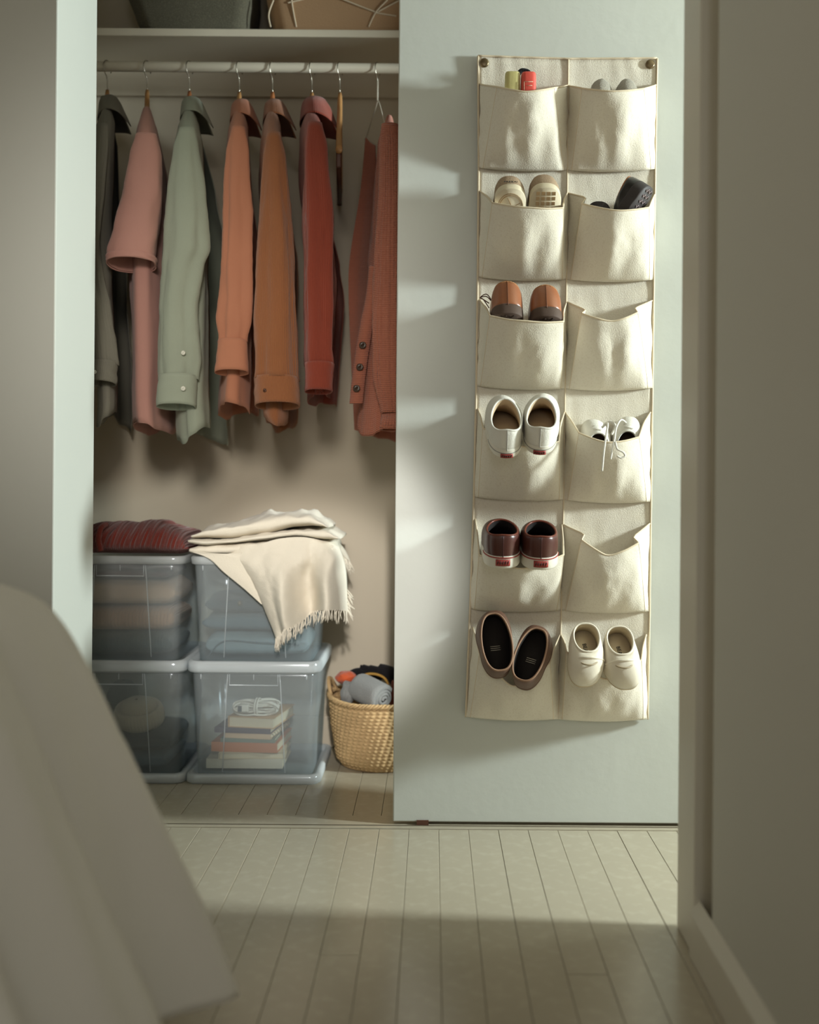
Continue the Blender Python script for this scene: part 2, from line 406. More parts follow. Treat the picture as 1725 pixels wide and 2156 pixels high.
for (r, c), (rim, ia, ib) in pk.items():
    lo = seams[r+1]
    bl, br = (lo[0], lo[1]) if c == 0 else (lo[1], lo[2])
    R3 = [P(u, v, OB-0.003-p) for u, v, p in rim]
    g0 = []; NG, NF = 7, 34
    for i in range(NG):
        x = i/NG*ia; k = int(x); g0.append(R3[k].lerp(R3[k+1], x-k))
    f0 = [R3[ia], R3[ia].lerp(R3[ia+1], .5)+Vector((0,-.006,-.003)), R3[ia+1], R3[ia+1].lerp(R3[ib], .5)+Vector((0,-.006,-.003)), R3[ib]]
    f0 = resample(f0, NF)
    g1 = []
    for i in range(1, NG+1):
        x = ib + i/NG*(len(R3)-1-ib); k = min(int(x), len(R3)-2); g1.append(R3[k].lerp(R3[k+1], x-k))
    top = g0 + f0 + g1; n = len(top)
    def bs(i):
        if i < NG: return 0.05*i/NG
        if i < NG+NF: return 0.05+0.90*(i-NG)/(NF-1)
        return 0.95+0.05*(i-NG-NF+1)/NG
    rws = []; NT = 30; seed = r*7.3+c*3.1
    empty_p = (r, c) in ((2,1),(4,1))
    for j in range(NT+1):
        t = j/NT; row = []
        for i in range(n):
            s = bs(i)
            u = bl[0]+(br[0]-bl[0])*s; v = bl[1]+(br[1]-bl[1])*s + 5*math.sin(PI*s)
            fm = 0 if (i <= NG-1 or i >= NG+NF) else math.sin(PI*(i-NG+.5)/NF)**.5
            B = P(u, v, OB-0.003-0.010*min(1, 8*min(s, 1-s)+.15))
            p = B.lerp(top[i], t)
            bul = 0.020*fm*math.sin(PI*t)**.8*(1-.3*t)
            q = Vector((p.x*14+seed, p.z*9, seed))
            wr = (0.0075*noise.noise(q) + 0.003*noise.noise(q*2.7) + 0.0012*noise.noise(q*7))*math.sin(PI*min(1, t*1.08))**.7
            # diagonal pull folds towards the lower corners
            dg = 0.0040*math.sin(9*(s-.5)*(1.3-t)*2.2 + seed*2)*(1-t)*t*3*fm
            p = p + Vector((0, -(bul + (wr+dg)*(fm if fm else .25)), 0))
            if not fm: p.x += 0.004*math.sin(PI*t)*nz(t*5, seed)
            if p.y > OB-0.0035: p.y = OB-0.0035
            row.append(p)
        rws.append(row)
    V, Fc, UV = grid(rws)
    po = mk('pocket', V, Fc, M['canvas'], org, UV, solid=0.0012, off=0, sharp={j*n+i for j in range(NT+1) for i in (NG, NG+NF-1)})
    tube('rim_hem', [p + Vector((0, -0.0004, 0)) for p in rws[-1]], 0.0018, M['canvas_thread'], po, n=6)
    for ci in (NG, NG+NF-1):
        tube('crease_seam', [rws[k][ci] for k in range(0, NT+1)], 0.0011, M['canvas_thread'], po, n=5)


# ------------------------------------------------------------------ hangers and clothes
HU = [(223,226,190), (306,310,190), (395,399,193), (503,504,195), (573,574,195), (659,657,196), (715,716,196), (796,795,213)]
def hook(root, x, ztop, zbot, mat, r=0.0014):
    pts = []
    R = 0.0165
    c = Vector((x, RY, rz+RR+0.0016-R))
    for i in range(15):
        a = math.radians(-35 + 215*i/14)
        pts.append(c + Vector((0.0, 0, 0)) + Vector((R*math.cos(a), 0.0, R*math.sin(a))))
    pts[-1:] = [c + Vector((-R, 0, 0)), c + Vector((-R*.75, 0, -R*.9)), c + Vector((-0.001, 0, -R*1.7))]
    # the hook wraps around the rod in the plane across it
    pts = [Vector((x + (p.x-c.x)*0.32, RY + (p.x-c.x)*0.95, p.z)) for p in pts]
    pts.append(Vector((x, RY, zbot)))
    return tube('hook', resample(pts, 40), r, mat, root, n=7)
SH = 0.92     # the hangers hang turned a little, each nearly in line with the doorway
def wooden_hanger(idx, label, mat, hl=0.19, drop=0.13, group='wooden hangers on the clothes rod', bar=False, rot=0.0):
    ut, ub, vb = HU[idx]
    x = P(ub, vb, RY).x; z = P(ub, vb, RY).z
    root = thing('wooden_hanger', label, 'hanger', (x, RY, z), group)
    hook(root, x, rz, z-0.006, M['chrome'])
    rings = []
    for i in range(61):
        s = -1 + 2*i/60; a = abs(s)
        yy = RY + s*hl; gc = math.exp(-(s/.055)**2); zz = z - 0.040 + .016*gc - drop*(a**1.02)
        hh = 0.014*(1-.35*a) + 0.014*gc; ww = 0.0062*(1+.25*a)
        ring = []
        for k in range(13):
            t = 2*PI*k/12; dx, dzz = superel(t, ww, hh, 2.6)
            ring.append(Vector((x+dx+SH*(yy-RY)*x/RY, yy, zz+dzz-0.006*a)))
        rings.append(ring)
    V, Fc, UV = loft(rings, True, True)
    b = mk('arm', V, Fc, mat, root, UV)
    if bar:
        tube('trouser_bar', [(x*(1-SH*hl*.93/RY), RY-hl*.93, z-drop-0.078), (x*(1+SH*hl*.93/RY), RY+hl*.93, z-drop-0.078)], 0.006, M['wood_dark'], root, n=10)
        for s in (-1, 1):
            xe = x*(1+SH*s*hl*.95/RY)
            V, Fc = box_vf(xe-0.0062, xe+0.0062, RY+s*hl*.95-0.006, RY+s*hl*.95+0.006, z-drop-0.086, z-drop-0.038)
            mk('end_block', V, Fc, M['wood_dark'], root, smooth=False, bevel=0.003)
    return root, x, z

def cloth_fold(ang, t, seed, n, amp):
    return amp*1.35*(math.sin(n*ang + seed + 1.5*nz(t*3, seed)) *.6 + .6*nz(math.cos(ang)*1.6+seed, math.sin(ang)*1.6, t*3) + .5*nz(math.cos(ang)*4+seed, math.sin(ang)*4, t*5) + .22*nz(math.cos(ang)*6+seed, math.sin(ang)*6, t*22))

def sleeve(root, name, tab, Y, mat, seed, ky=0.55, amp=0.006, nfold=3, n=36, rib=None, open_end=True, nr=46, solid=0.0012, shrink=1.0, v0=None, v1=None, tilt=0.27, tilt_all=False):
    va, vb = (v0 or tab[0][0]), (v1 or tab[-1][0])
    rings = []
    for j in range(nr):
        t = j/(nr-1); v = va+(vb-va)*t
        uL, uR = prof(tab, v)
        a, b = P(uL, v, Y), P(uR, v, Y)
        c = (a+b)/2; hw = (b.x-a.x)/2*shrink
        ring = []
        top = min(1, .25+t*6)
        for k in range(n+1):
            th = 2*PI*k/n + PI/2
            dx, dy = superel(th, hw, max(.012, hw*ky), 2.3)
            f = cloth_fold(th, t, seed, nfold, amp)*min(1, t*2.5)
            if rib: f += rib[1]*abs(math.sin(rib[0]*th*.5))
            m = 1 + f/max(hw, .01)
            tw = 1 if tilt_all else max(0, (t-.6)/.4)**2
            ring.append(Vector((c.x+dx*m*1.0, Y+dy*m + .004*math.sin(t*5+seed)*(0 if tilt_all else 1), c.z - dy*tilt*tw)))
        rings.append(ring)
    V, Fc, UV = loft(rings, cap0=not tilt_all)
    return mk(name, V, Fc, mat, root, UV, solid=solid, off=-1), rings

SB = 0.6
def body(root, tab, mat, seed, gz, hy=0.185, amp=0.009, n=72, nr=64, hemwave=0.02, neck=0.045, rib=None, Yn=2.58, solid=0.0014, nfold=5, sag=0.054, hl=0.19, drop=0.14, flare=0.05, gap=True, follow=True):
    """shirt body seen edge-on on its hanger; tab gives the near-edge outline (v, uL, uR)"""
    zt = gz-sag; zb = P(tab[-1][1], tab[-1][0], Yn).z
    rings = []
    for j in range(nr):
        t = j/(nr-1); te = t**1.35
        z = zt+(zb-zt)*te
        u0 = (tab[0][1]+tab[0][2])/2
        v = VV + (H-z)*F/Yn + ROLL*(u0-VU)
        uL, uR = prof(tab, v)
        a, b = P(uL, v, Yn), P(uR, v, Yn)
        c = (a+b)/2; hx = (b.x-a.x)/2
        dz = max(0, zt-z)
        yy = min(hy+.020, hl*(dz/drop)**.8+neck) if drop else hy
        hx *= min(1, .42+dz/.10)
        ring = []
        for k in range(n+1):
            th = 2*PI*k/n
            dx, dy = superel(th, hx, yy, 2.6)
            f = cloth_fold(th, te, seed, nfold, amp)*min(1, te*2.2)
            if rib: f += rib[1]*abs(math.sin(rib[0]*th*.5))
            zz = z
            e = max(0, (te-.72)/.28)
            zz += e*hemwave*(math.cos(2*th+seed)*.6 + .5*nz(math.cos(th)*2+seed, math.sin(th)*2))
            kb = min(1, max(0, (dz-.15)/.20)); kb = kb*kb*(3-2*kb)
            cxl = c.x*(1+SB*(RY+dy-Yn)/Yn); cxh = root.location.x*(1+SH*dy/RY)
            sw_ = flare*max(0, math.cos(th))**.6*(.5+.5*dy/max(yy, .01))*min(1, dz/.16)
            ring.append(Vector((sw_+(cxl if not drop or not follow else cxh+(cxl-cxh)*kb)+dx*(1+f/max(hx, .02)), RY+dy+f*.4*math.copysign(1, dy), zz)))
        rings.append(ring)
    V, Fc, UV = loft(rings)
    if gap:      # unbuttoned front, open along the edge that faces the door
        cut = []
        for j in range(nr-1):
            for k in range(n):
                a_ = (360*(k+.5)/n+180) % 360-180
                if j > 5 and -34 < a_ < 34: cut.append(j*n+k)
        cut = set(cut); Fc = [f for i, f in enumerate(Fc) if i not in cut]
    return mk('body', V, Fc, mat, root, UV, solid=solid, off=-1), rings

def collar(root, x, ztop, mat, tilt=0.0, w=0.0235, dep=0.055, hgt=0.05, point=0.03, yc=None):
    """stand and turned-down leaf around the hanger neck, points towards +x"""
    yc = RY-0.004 if yc is None else yc
    rows = []
    for j in range(13):
        t = j/12; row = []
        d = hgt*t
        yr = .040 + .010*min(1, t*6) + .19*(max(0, d-.010)/.14)**.8*.62
        xr = w*(.85+.15*min(1, t*5)+.22*t)
        for i in range(49):
            a = math.radians(20 + 320*i/48)     # open towards +x
            e = abs(i/24-1)                      # 1 at the points
            r = 1+.04*nz(i*.3, t*2, x*9)
            y_ = yc + yr*r*math.sin(a)
            xx = x + xr*r*math.cos(a) + point*t*e**4*0.9 + SH*(y_-yc)*x/RY
            zz = ztop - d*(1+.5*e**5) + .008*math.sin(t*PI)*(1-e) + tilt*(y_-yc)
            row.append(Vector((xx, y_, zz)))
        rows.append(row)
    V, Fc, UV = grid(rows)
    o = mk('collar', V, Fc, mat, root, UV, solid=0.002)
    st = []
    for j in range(4):
        t = j/3
        st.append([Vector((x + w*.8*math.cos(math.radians(30+300*i/24)), yc + .038*math.sin(math.radians(30+300*i/24)), ztop-.001 - t*.012)) for i in range(25)])
    V, Fc, UV = grid(st); mk('collar_stand', V, Fc, mat, root, UV, solid=0.0015)
    return o
def button(root, c, r, mat, nrm=(0, -1, 0)):
    nrm = Vector(nrm).normalized()
    pts = [c - nrm*0.001, c + nrm*0.0012, c + nrm*0.0022, c + nrm*0.0017]
    return tube('button', pts, [r, r, r*.82, r*.5], mat, root, n=14)

SY = 2.535      # depth of the near sleeves
def cuff(root, tab, v0, v1, mat, seed, ky=.6, grow=1.03):
    t2 = [(v0,)+tuple(prof(tab, v0+2)), ((v0+v1)/2,)+tuple(prof(tab, (v0+v1)/2)), (v1,)+tuple(prof(tab, v1))]
    return sleeve(root, 'cuff', t2, SY, mat, seed, ky, 0.002, 2, nr=10, solid=0.0022, shrink=grow, tilt_all=True)

M['grey_linen'] = paint('grey_linen', (128, 124, 112), 0.9, 0.1, 14, 300, 0.2, 0.1, 0.1, ribs=(0.004, 0, 0.3))
M['pink_cotton'] = paint('pink_cotton', (190, 140, 128), 0.9, 0.05, 10, 400, 0.12, 0.1, 0.15)
M['sage_cotton'] = paint('sage_cotton', (160, 165, 148), 0.9, 0.06, 12, 350, 0.15, 0.1, 0.12)
M['terracotta_crepe'] = paint('terracotta_crepe', (190, 126, 98), 0.88, 0.05, 10, 500, 0.10, 0.12, 0.15)
M['rust_cord'] = paint('rust_corduroy', (158, 98, 60), 0.9, 0.08, 12, 300, 0.35, 0.1, 0.35, ribs=(0.0034, 0, 0.8))
M['brick_cord'] = paint('brick_corduroy', (150, 64, 44), 0.9, 0.08, 12, 300, 0.35, 0.1, 0.35, ribs=(0.0034, 0, 0.8))
M['terra_knit'] = paint('terracotta_knit', (198, 118, 90), 0.95, 0.08, 20, 200, 0.6, 0.08, 0.3, ribs=(0.0, 0.0042, 0.9))
M['pearl'] = paint('pearl_button', (226, 222, 208), 0.3)
M['horn'] = paint('horn_button', (74, 58, 46), 0.3, 0.3, 60)
M['rust_button'] = paint('rust_button', (84, 50, 30), 0.4)

G = 'clothes on the rod'
def garment(name, label, cat, idx):
    ut, ub, vb = HU[idx]; p = P(ub, vb, RY)
    return thing(name, label, cat, (p.x, RY, p.z-0.85), G), p.x, p.z

wl = ['pale wooden hanger holding the grey linen shirt', 'honey wooden hanger holding the pink t-shirt', 'reddish wooden hanger holding the sage green shirt',
      'wooden hanger holding the terracotta blouse', 'wooden hanger holding the rust brown corduroy shirt', 'wooden hanger holding the brick red corduroy shirt',
      'empty wooden hanger with dark brown lower ends between brick shirt and knit cardigan']
for i in range(7):
    wooden_hanger(i, wl[i], M['wood_red'] if i in (2, 4) else M['wood'], drop=0.15 if i == 6 else 0.14, bar=(i == 6))

# 1 grey linen shirt
g, gx, gz = garment('linen_shirt', 'crumpled grey linen shirt hanging beside the left wall', 'shirt', 0)
tb = [(228,204,246),(300,202,242),(450,196,232),(600,196,234),(750,202,244),(850,203,246),(880,200,244)]
body(g, tb, M['grey_linen'], 1.3, gz, hemwave=.028, amp=.005, flare=.016)
ts = [(262,204,226),(300,190,226),(400,178,218),(520,170,206),(580,170,212),(650,175,228),(740,180,240),(765,180,244),(808,170,240)]
sleeve(g, 'sleeve', ts, SY, M['grey_linen'], 2.1, v1=770, amp=.007, nfold=4); cuff(g, ts, 763, 808, M['grey_linen'], .4)
collar(g, gx+.007, gz-.026, M['grey_linen'])
button(g, P(199, 783, SY-.026), .0045, M['pearl'])
# 2 pink t-shirt
g, gx, gz = garment('t_shirt', 'dusty pink short sleeved t-shirt on the rod', 't-shirt', 1)
tb = [(232,292,330),(300,280,336),(430,274,342),(560,266,340),(700,270,340),(850,272,340),(898,275,342)]
body(g, tb, M['pink_cotton'], 4.3, gz, neck=.05, hemwave=.018, amp=.005, sag=.058, gap=False, flare=.035)
ts = [(285,288,330),(330,275,340),(400,258,342),(480,240,336),(530,226,330),(556,228,328)]
sleeve(g, 'sleeve', ts, SY-.004, M['pink_cotton'], 5.0, ky=.7, amp=.004, nfold=2)
sleeve(g, 'sleeve_hem', [(544,226,329),(558,226,329)], SY-.004, M['pink_cotton'], 5.0, ky=.72, amp=.003, nfold=2, nr=6, solid=.0025, tilt_all=True)
# 3 sage shirt
g, gx, gz = garment('button_shirt', 'sage green long sleeved shirt with white cuff buttons', 'shirt', 2)
tb = [(232,380,425),(300,372,434),(500,366,442),(700,370,440),(860,372,438),(912,376,442)]
body(g, tb, M['sage_cotton'], 7.7, gz, hemwave=.03)
ts = [(270,378,410),(310,366,416),(400,355,430),(500,349,438),(525,348,440),(560,345,425),(650,338,412),(760,336,418),(795,338,412),(857,334,408)]
sleeve(g, 'sleeve', ts, SY, M['sage_cotton'], 8.2, v1=800, amp=.007, nfold=4, nr=60); cuff(g, ts, 793, 857, M['sage_cotton'], 1.2)
collar(g, gx+.007, gz-.026, M['sage_cotton'])
button(g, P(386, 818, SY-.029), .0055, M['pearl']); button(g, P(386, 743, SY-.030), .0050, M['pearl'])
V = [P(375, 660, SY-.028), P(398, 660, SY-.027), P(398, 790, SY-.027), P(376, 790, SY-.028), P(386, 650, SY-.028)]
# 4 terracotta blouse
g, gx, gz = garment('blouse', 'terracotta blouse with gathered buttonless cuff', 'blouse', 3)
tb = [(242,484,528),(320,478,530),(500,478,530),(700,470,530),(860,456,526)]
body(g, tb, M['terracotta_crepe'], 9.9, gz, hemwave=.02, amp=.006, flare=.010)
ts = [(270,490,516),(320,480,525),(450,474,530),(600,470,530),(680,462,526),(712,465,518),(722,462,518),(785,456,520)]
sleeve(g, 'sleeve', ts, SY, M['terracotta_crepe'], 10.5, v1=722, amp=.006, nfold=5, nr=56); cuff(g, ts, 718, 785, M['terracotta_crepe'], 2.2, ky=.62)
collar(g, gx+.007, gz-.030, M['terracotta_crepe'], point=.026)
# 5 rust corduroy
g, gx, gz = garment('corduroy_shirt', 'rust brown corduroy shirt with wide stitched cuff', 'shirt', 4)
tb = [(245,556,598),(330,550,608),(500,550,608),(700,550,604),(860,550,608),(884,552,606)]
body(g, tb, M['rust_cord'], 12.1, gz, hemwave=.022, amp=.006, flare=.014)
ts = [(280,562,590),(330,556,600),(450,550,610),(600,545,618),(740,540,622),(795,540,624),(800,538,627),(855,540,629)]
sleeve(g, 'sleeve', ts, SY, M['rust_cord'], 13.0, v1=800, amp=.006, nfold=4); cuff(g, ts, 797, 855, M['rust_cord'], 3.1)
collar(g, gx+.006, gz-.030, M['rust_cord'])
button(g, P(558, 822, SY-.028), .0045, M['rust_button'])
# 6 brick corduroy
g, gx, gz = garment('corduroy_shirt', 'brick red corduroy shirt beside the empty hanger', 'shirt', 5)
tb = [(232,634,684),(320,640,690),(500,646,705),(600,648,714),(750,648,702),(836,648,698)]
body(g, tb, M['brick_cord'], 15.4, gz, hemwave=.015, flare=.012, amp=.006)
ts = [(260,648,678),(310,642,690),(450,640,700),(600,641,699),(740,643,699),(765,644,702),(825,644,698)]
sleeve(g, 'sleeve', ts, SY, M['brick_cord'], 16.0, v1=770, amp=.006, nfold=4); cuff(g, ts, 766, 825, M['brick_cord'], 4.4)
collar(g, gx+.008, gz-.022, M['brick_cord'], w=.030, hgt=.058)

# 7 wire hanger and knit cardigan
ut, ub, vb = HU[7]; wx, wz = P(ub, vb, RY).x, P(ub, vb, RY).z
wh = thing('wire_hanger', 'thin white wire hanger holding the knit cardigan', 'hanger', (wx, RY, wz))
hook(wh, wx, rz, wz, M['chrome'])
tube('twist', [(wx, RY, wz+.055), (wx, RY, wz-.002)], .0022, M['wire'], wh)
A = Vector((wx, RY, wz)); B = P(824, 300, 2.60); Cc = P(771, 292, 2.93)
tube('frame', resample([A, A+Vector((.006, -.02, -.012)), A.lerp(B, .5), B, B.lerp(Cc, .02)+Vector((0,0,-.006)), B.lerp(Cc, .5)+Vector((0,0,-.012)), Cc+Vector((0,-.01,-.004)), Cc, Cc.lerp(A, .5), A+Vector((-.006,.02,-.012)), A], 60), .0013, M['wire'], wh, n=6)
g, gx, gz = garment('knit_cardigan', 'chunky ribbed terracotta cardigan with horn buttons on the wire hanger', 'cardigan', 7)
tb = [(262,806,832),(300,796,838),(400,788,846),(550,780,850),(700,770,852),(800,762,852),(905,752,848)]
body(g, tb, M['terra_knit'], 19.4, gz, hy=.17, neck=.06, n=260, nr=120, hemwave=.022, rib=(70, .0035), amp=.008, drop=.12, Yn=2.60, sag=.055, gap=False, flare=0, follow=False)
ts = [(262,808,834),(300,802,846),(400,800,850),(550,790,858),(700,785,860),(800,790,856),(872,806,850)]
sleeve(g, 'sleeve', ts, 2.545, M['terra_knit'], 20.3, n=170, nr=110, rib=(36, .0035), amp=.006, nfold=3, solid=.002)
sleeve(g, 'cuff', [(868,808,850),(905,804,846)], 2.547, M['terra_knit'], 20.3, n=120, nr=20, rib=(28, .003), amp=.002, nfold=3, solid=.003)
pn = [[(771,290,2.80),(780,300,2.79),(790,306,2.78)], [(760,400,2.79),(776,400,2.78),(792,400,2.76)], [(738,540,2.79),(760,540,2.78),(786,540,2.74)], [(735,620,2.79),(756,620,2.78),(780,620,2.74)], [(741,760,2.79),(756,760,2.77),(772,760,2.74)], [(748,905,2.79),(762,908,2.77),(776,905,2.74)]]
V, Fc, UV = grid(net([[P(*p) for p in r] for r in pn], 60, 60)); mk('open_front', V, Fc, M['terra_knit'], g, UV, solid=.005)
# button band on the edge towards the left
band = [[P(u0-8, v, 2.575), P(u0, v, 2.568), P(u0+10, v, 2.568), P(u0+18, v, 2.575)] for v, u0 in ((560,786),(620,780),(680,768),(740,758),(800,750),(850,745))]
V, Fc, UV = grid(net(band, 12, 40)); mk('button_band', V, Fc, M['terra_knit'], g, UV, solid=.004)
for u, v in ((764,727),(758,773),(751,818)):
    button(g, P(u, v, 2.562), .0085, M['horn'])

# ------------------------------------------------------------------ storage boxes
M['poly'] = plastic('milky_plastic', (0.90, 0.95, 0.98, 1), 0.16, 0.05)
M['poly_rim'] = plastic('milky_plastic_rim', (0.92, 0.95, 0.97, 1), 0.50, 0.07)
def rrect(x0, x1, y0, y1, r, n=5):
    pts = []
    for cx, cy, a0 in ((x1-r, y0+r, -90), (x1-r, y1-r, 0), (x0+r, y1-r, 90), (x0+r, y0+r, 180)):
        for i in range(n+1):
            a = math.radians(a0+90*i/n); pts.append((cx+r*math.cos(a), cy+r*math.sin(a)))
    return pts
def rr_loft(levels):
    """levels: (z, x0, x1, y0, y1, r); returns closed-ring loft without seams"""
    V = []; Fc = []
    for z, x0_, x1_, y0_, y1_, r in levels:
        V += [(x, y, z) for x, y in rrect(x0_, x1_, y0_, y1_, r)]
    n = 24
    for j in range(len(levels)-1):
        for k in range(n):
            a = j*n+k; b = j*n+(k+1) % n; Fc.append((a, b, b+n, a+n))
    return V, Fc, n
BX = {}
def storage_box(label, x0, x1, y0, y1, z0, h, lid, tray):
    """tapered tub; lid: closed with a lid; tray: stands on a spare lid"""
    root = thing('storage_box', label, 'storage box', ((x0+x1)/2, (y0+y1)/2, z0), 'stacked clear plastic storage boxes')
    zb = z0
    if tray:
        e = 0.008
        lv = [(z0+.0004, x0-e+.006, x1+e-.006, y0-e+.006, y1+e, .022), (z0+.004, x0-e, x1+e, y0-e, y1+e, .025), (z0+.018, x0-e, x1+e, y0-e, y1+e, .025), (z0+.022, x0-e+.003, x1+e-.003, y0-e+.003, y1+e-.003, .023), (z0+.022, x0+.004, x1-.004, y0+.004, y1-.004, .02), (z0+.010, x0+.006, x1-.006, y0+.006, y1-.006, .02)]
        V, Fc, n = rr_loft(lv); Fc.append(tuple(range((len(lv)-1)*n, len(lv)*n)))
        mk('spare_lid', V, Fc, M['poly_rim'], root, smooth=True, solid=.0015)
        zb = z0 + .0115
    t = 0.014    # taper at the foot
    zt = z0 + h
    lv = [(zb+.001, x0+t+.008, x1-t-.008, y0+t+.008, y1-t-.008, .02), (zb+.004, x0+t, x1-t, y0+t, y1-t, .025), (zt-.03, x0+.003, x1-.003, y0+.003, y1-.003, .028), (zt-.016, x0+.002, x1-.002, y0+.002, y1-.002, .028)]
    V, Fc, n = rr_loft(lv); Fc.append(tuple(range(n-1, -1, -1)))
    mk('tub', V, Fc, M['poly'], root, solid=.002)
    lv = [(zt-.020, x0-.001, x1+.001, y0-.001, y1+.001, .028), (zt-.018, x0-.005, x1+.005, y0-.005, y1+.005, .03), (zt-.003, x0-.006, x1+.006, y0-.006, y1+.006, .03), (zt, x0-.003, x1+.003, y0-.003, y1+.003, .03), (zt-.001, x0+.003, x1-.003, y0+.003, y1-.003, .028), (zt-.016, x0+.003, x1-.003, y0+.003, y1-.003, .028)]
    V, Fc, n = rr_loft(lv)
    mk('rim', V, Fc, M['poly_rim'], root)
    # handle recess frame: raised ribs on the front
    cx = (x0+x1)/2; w1 = (x1-x0)*.19
    def fy(z): return y0 + .003 + (t-.003)*(zt-.03-z)/(zt-.03-zb-.004) - .0012
    def rib(pts, r=.0013):
        tube('rib', pts, r, M['poly_rim'], root, n=6)
    za, zc = zt-.022, zt-.048
    rib([(cx-w1, fy(za), za), (cx-w1, fy(zc), zc), (cx+w1, fy(zc), zc), (cx+w1, fy(za), za)])
    rib([(cx, fy(za), za), (cx, fy(za-.014), za-.014)], .001)
    for s in (-1, 1):
        rib([(cx+s*(w1+.004), fy(za), za), (cx+s*(w1+.006), fy(zc), zc), (cx+s*(w1+.017), fy(zb+.012), zb+.012)])
    for s in (-1, 1):   # stacking ribs at the corners
        xx = x0+.026 if s < 0 else x1-.026
        rib([(xx, fy(za), za), (xx, fy(za-.012), za-.012)], .0016)
    zt2 = zt
    if lid:
        e = 0.008
        lv = [(zt-.016, x0-e+.002, x1+e-.002, y0-e+.002, y1+e-.002, .03), (zt-.014, x0-e, x1+e, y0-e, y1+e, .032), (zt+.004, x0-e, x1+e, y0-e, y1+e, .032), (zt+.009, x0-e+.004, x1+e-.004, y0-e+.004, y1+e-.004, .03), (zt+.009, x0+.002, x1-.002, y0+.002, y1-.002, .028), (zt+.003, x0+.005, x1-.005, y0+.005, y1-.005, .026)]
        V, Fc, n = rr_loft(lv); Fc.append(tuple(range((len(lv)-1)*n, len(lv)*n)))
        mk('lid', V, Fc, M['poly_rim'], root, solid=.0015)
        zt2 = zt + .003
    return root, zb+.006, zt2
FY = 2.632; DP = 0.30
def px(u, v, Y=FY): return P(u, v, Y).x
xa, xb = px(399, 1500), px(668, 1500)
xc, xd = px(116, 1500), px(382, 1500)
h1 = P(530, 1401, FY).z
h2 = P(530, 1173, FY).z - h1 - .003
_, zLR, tLR = storage_box('clear lidded plastic box holding books and a cable', xa, xb, FY, FY+DP, 0.0002, h1, True, True)
_, zLL, tLL = storage_box('clear lidded plastic box holding knitted hats and denim', xc, xd, FY, FY+DP, 0.0002, h1, True, True)
_, zUR, tUR = storage_box('clear open plastic box of folded jeans under the cream throw', xa+.002, xb-.002, FY+.004, FY+DP, tLR+.0004, h2, False, False)
_, zUL, tUL = storage_box('clear open plastic box of folded sweaters under the maroon sweater', xc+.002, xd-.002, FY+.004, FY+DP, tLL+.0004, h2, False, False)

# folded clothes: a rounded slab lofted along x whose front shows the fold lines
def folded(name, label, cat, uL, uR, vT, vB, mat, group, z0=None, Y0=FY+.045, Y1=FY+.25, layers=2, seed=1.0, rib=None, amp=.004, tilt=0.0):
    x0_, x1_ = px(uL, 1500, Y0), px(uR, 1500, Y0)
    zt_, zb_ = P((uL+uR)/2, vT, Y0).z, P((uL+uR)/2, vB, Y0).z
    if z0 is not None:
        zt_ += z0-zb_; zb_ = z0
    root = thing(name, label, cat, ((x0_+x1_)/2, (Y0+Y1)/2, zb_), group)
    n = 60 if not rib else 100; m = 44 if not rib else 120; rings = []
    hh = (zt_-zb_)/2; cz_ = (zt_+zb_)/2; cy = (Y0+Y1)/2; hy_ = (Y1-Y0)/2
    for j in range(m+1):
        s = j/m; x = x0_+(x1_-x0_)*s
        e = min(1, .35+.65*(1-abs(2*s-1)**7)**.5)
        ring = []
        for k in range(n+1):
            th = 2*PI*k/n + PI/2
            dy, dz = superel(th, hy_, hh*e, 3.2)
            fr = max(0, -math.cos(th))
            lay = -.006*fr**3*(abs(math.cos(layers*PI*(dz/hh+1)/2))**6 if layers > 1 else 0)
            f = amp*(nz(x*16+seed, dy*10, dz*18) + .5*nz(x*40, dy*22+seed, dz*40))
            if rib: f += rib[1]*math.sin(2*PI*x/rib[0])
            top = max(0, math.sin(th))
            zz = cz_+dz+f*(1 if dz > -hh*.7 else .1)*(.4+top) + .004*nz(x*9+seed, seed)*top
            ring.append(Vector((x + .004*nz(dz*30, dy*9, seed)*(abs(2*s-1)**4), cy+dy-lay*1-f*fr, max(zz, zb_+.0003))))
        rings.append(ring)
    V, Fc, UV = loft(rings, True, True)
    mk('folded_cloth', V, Fc, mat, root, UV)
    return root, zt_
M['mauve_knit'] = paint('mauve_knit', (92, 66, 66), .95, .1, 20, 250, .3, .1, .2)
M['beige_knit'] = paint('beige_knit', (190, 156, 128), .95, .06, 20, 250, .3, .1, .2)
M['tan_rib'] = paint('tan_rib_knit', (178, 136, 104), .95, .08, 20, 200, .4, .1, .2, ribs=(0, .004, .4))
M['teal_knit'] = paint('dark_teal_knit', (52, 70, 66), .95, .1, 20, 250, .3, .1, .2)
M['den_dark'] = paint('dark_denim', (48, 56, 64), .9, .12, 40, 350, .25, .1, .1)
M['den_mid'] = paint('mid_blue_denim', (88, 104, 112), .9, .12, 40, 350, .25, .1, .1)
M['den_light'] = paint('light_blue_denim', (128, 144, 148), .9, .12, 40, 350, .25, .1, .1)
M['thread'] = paint('jean_thread', (176, 150, 110), .8)
gA = 'sweaters folded in the clear box'
z = zUL
_, z = folded('folded_sweater', 'dark teal folded sweater at the bottom of the sweater box', 'sweater', 150, 360, 1345, 1396, M['teal_knit'], gA, z+.001, seed=2, rib=(.0075, .001), layers=1)
_, z = folded('folded_sweater', 'tan ribbed folded sweater between the teal and beige ones', 'sweater', 150, 364, 1290, 1345, M['tan_rib'], gA, z, seed=5, rib=(.0085, .0016), layers=1)
_, z = folded('folded_sweater', 'plain beige folded sweater in the sweater box', 'sweater', 150, 366, 1233, 1290, M['beige_knit'], gA, z, seed=8, layers=1, amp=.006)
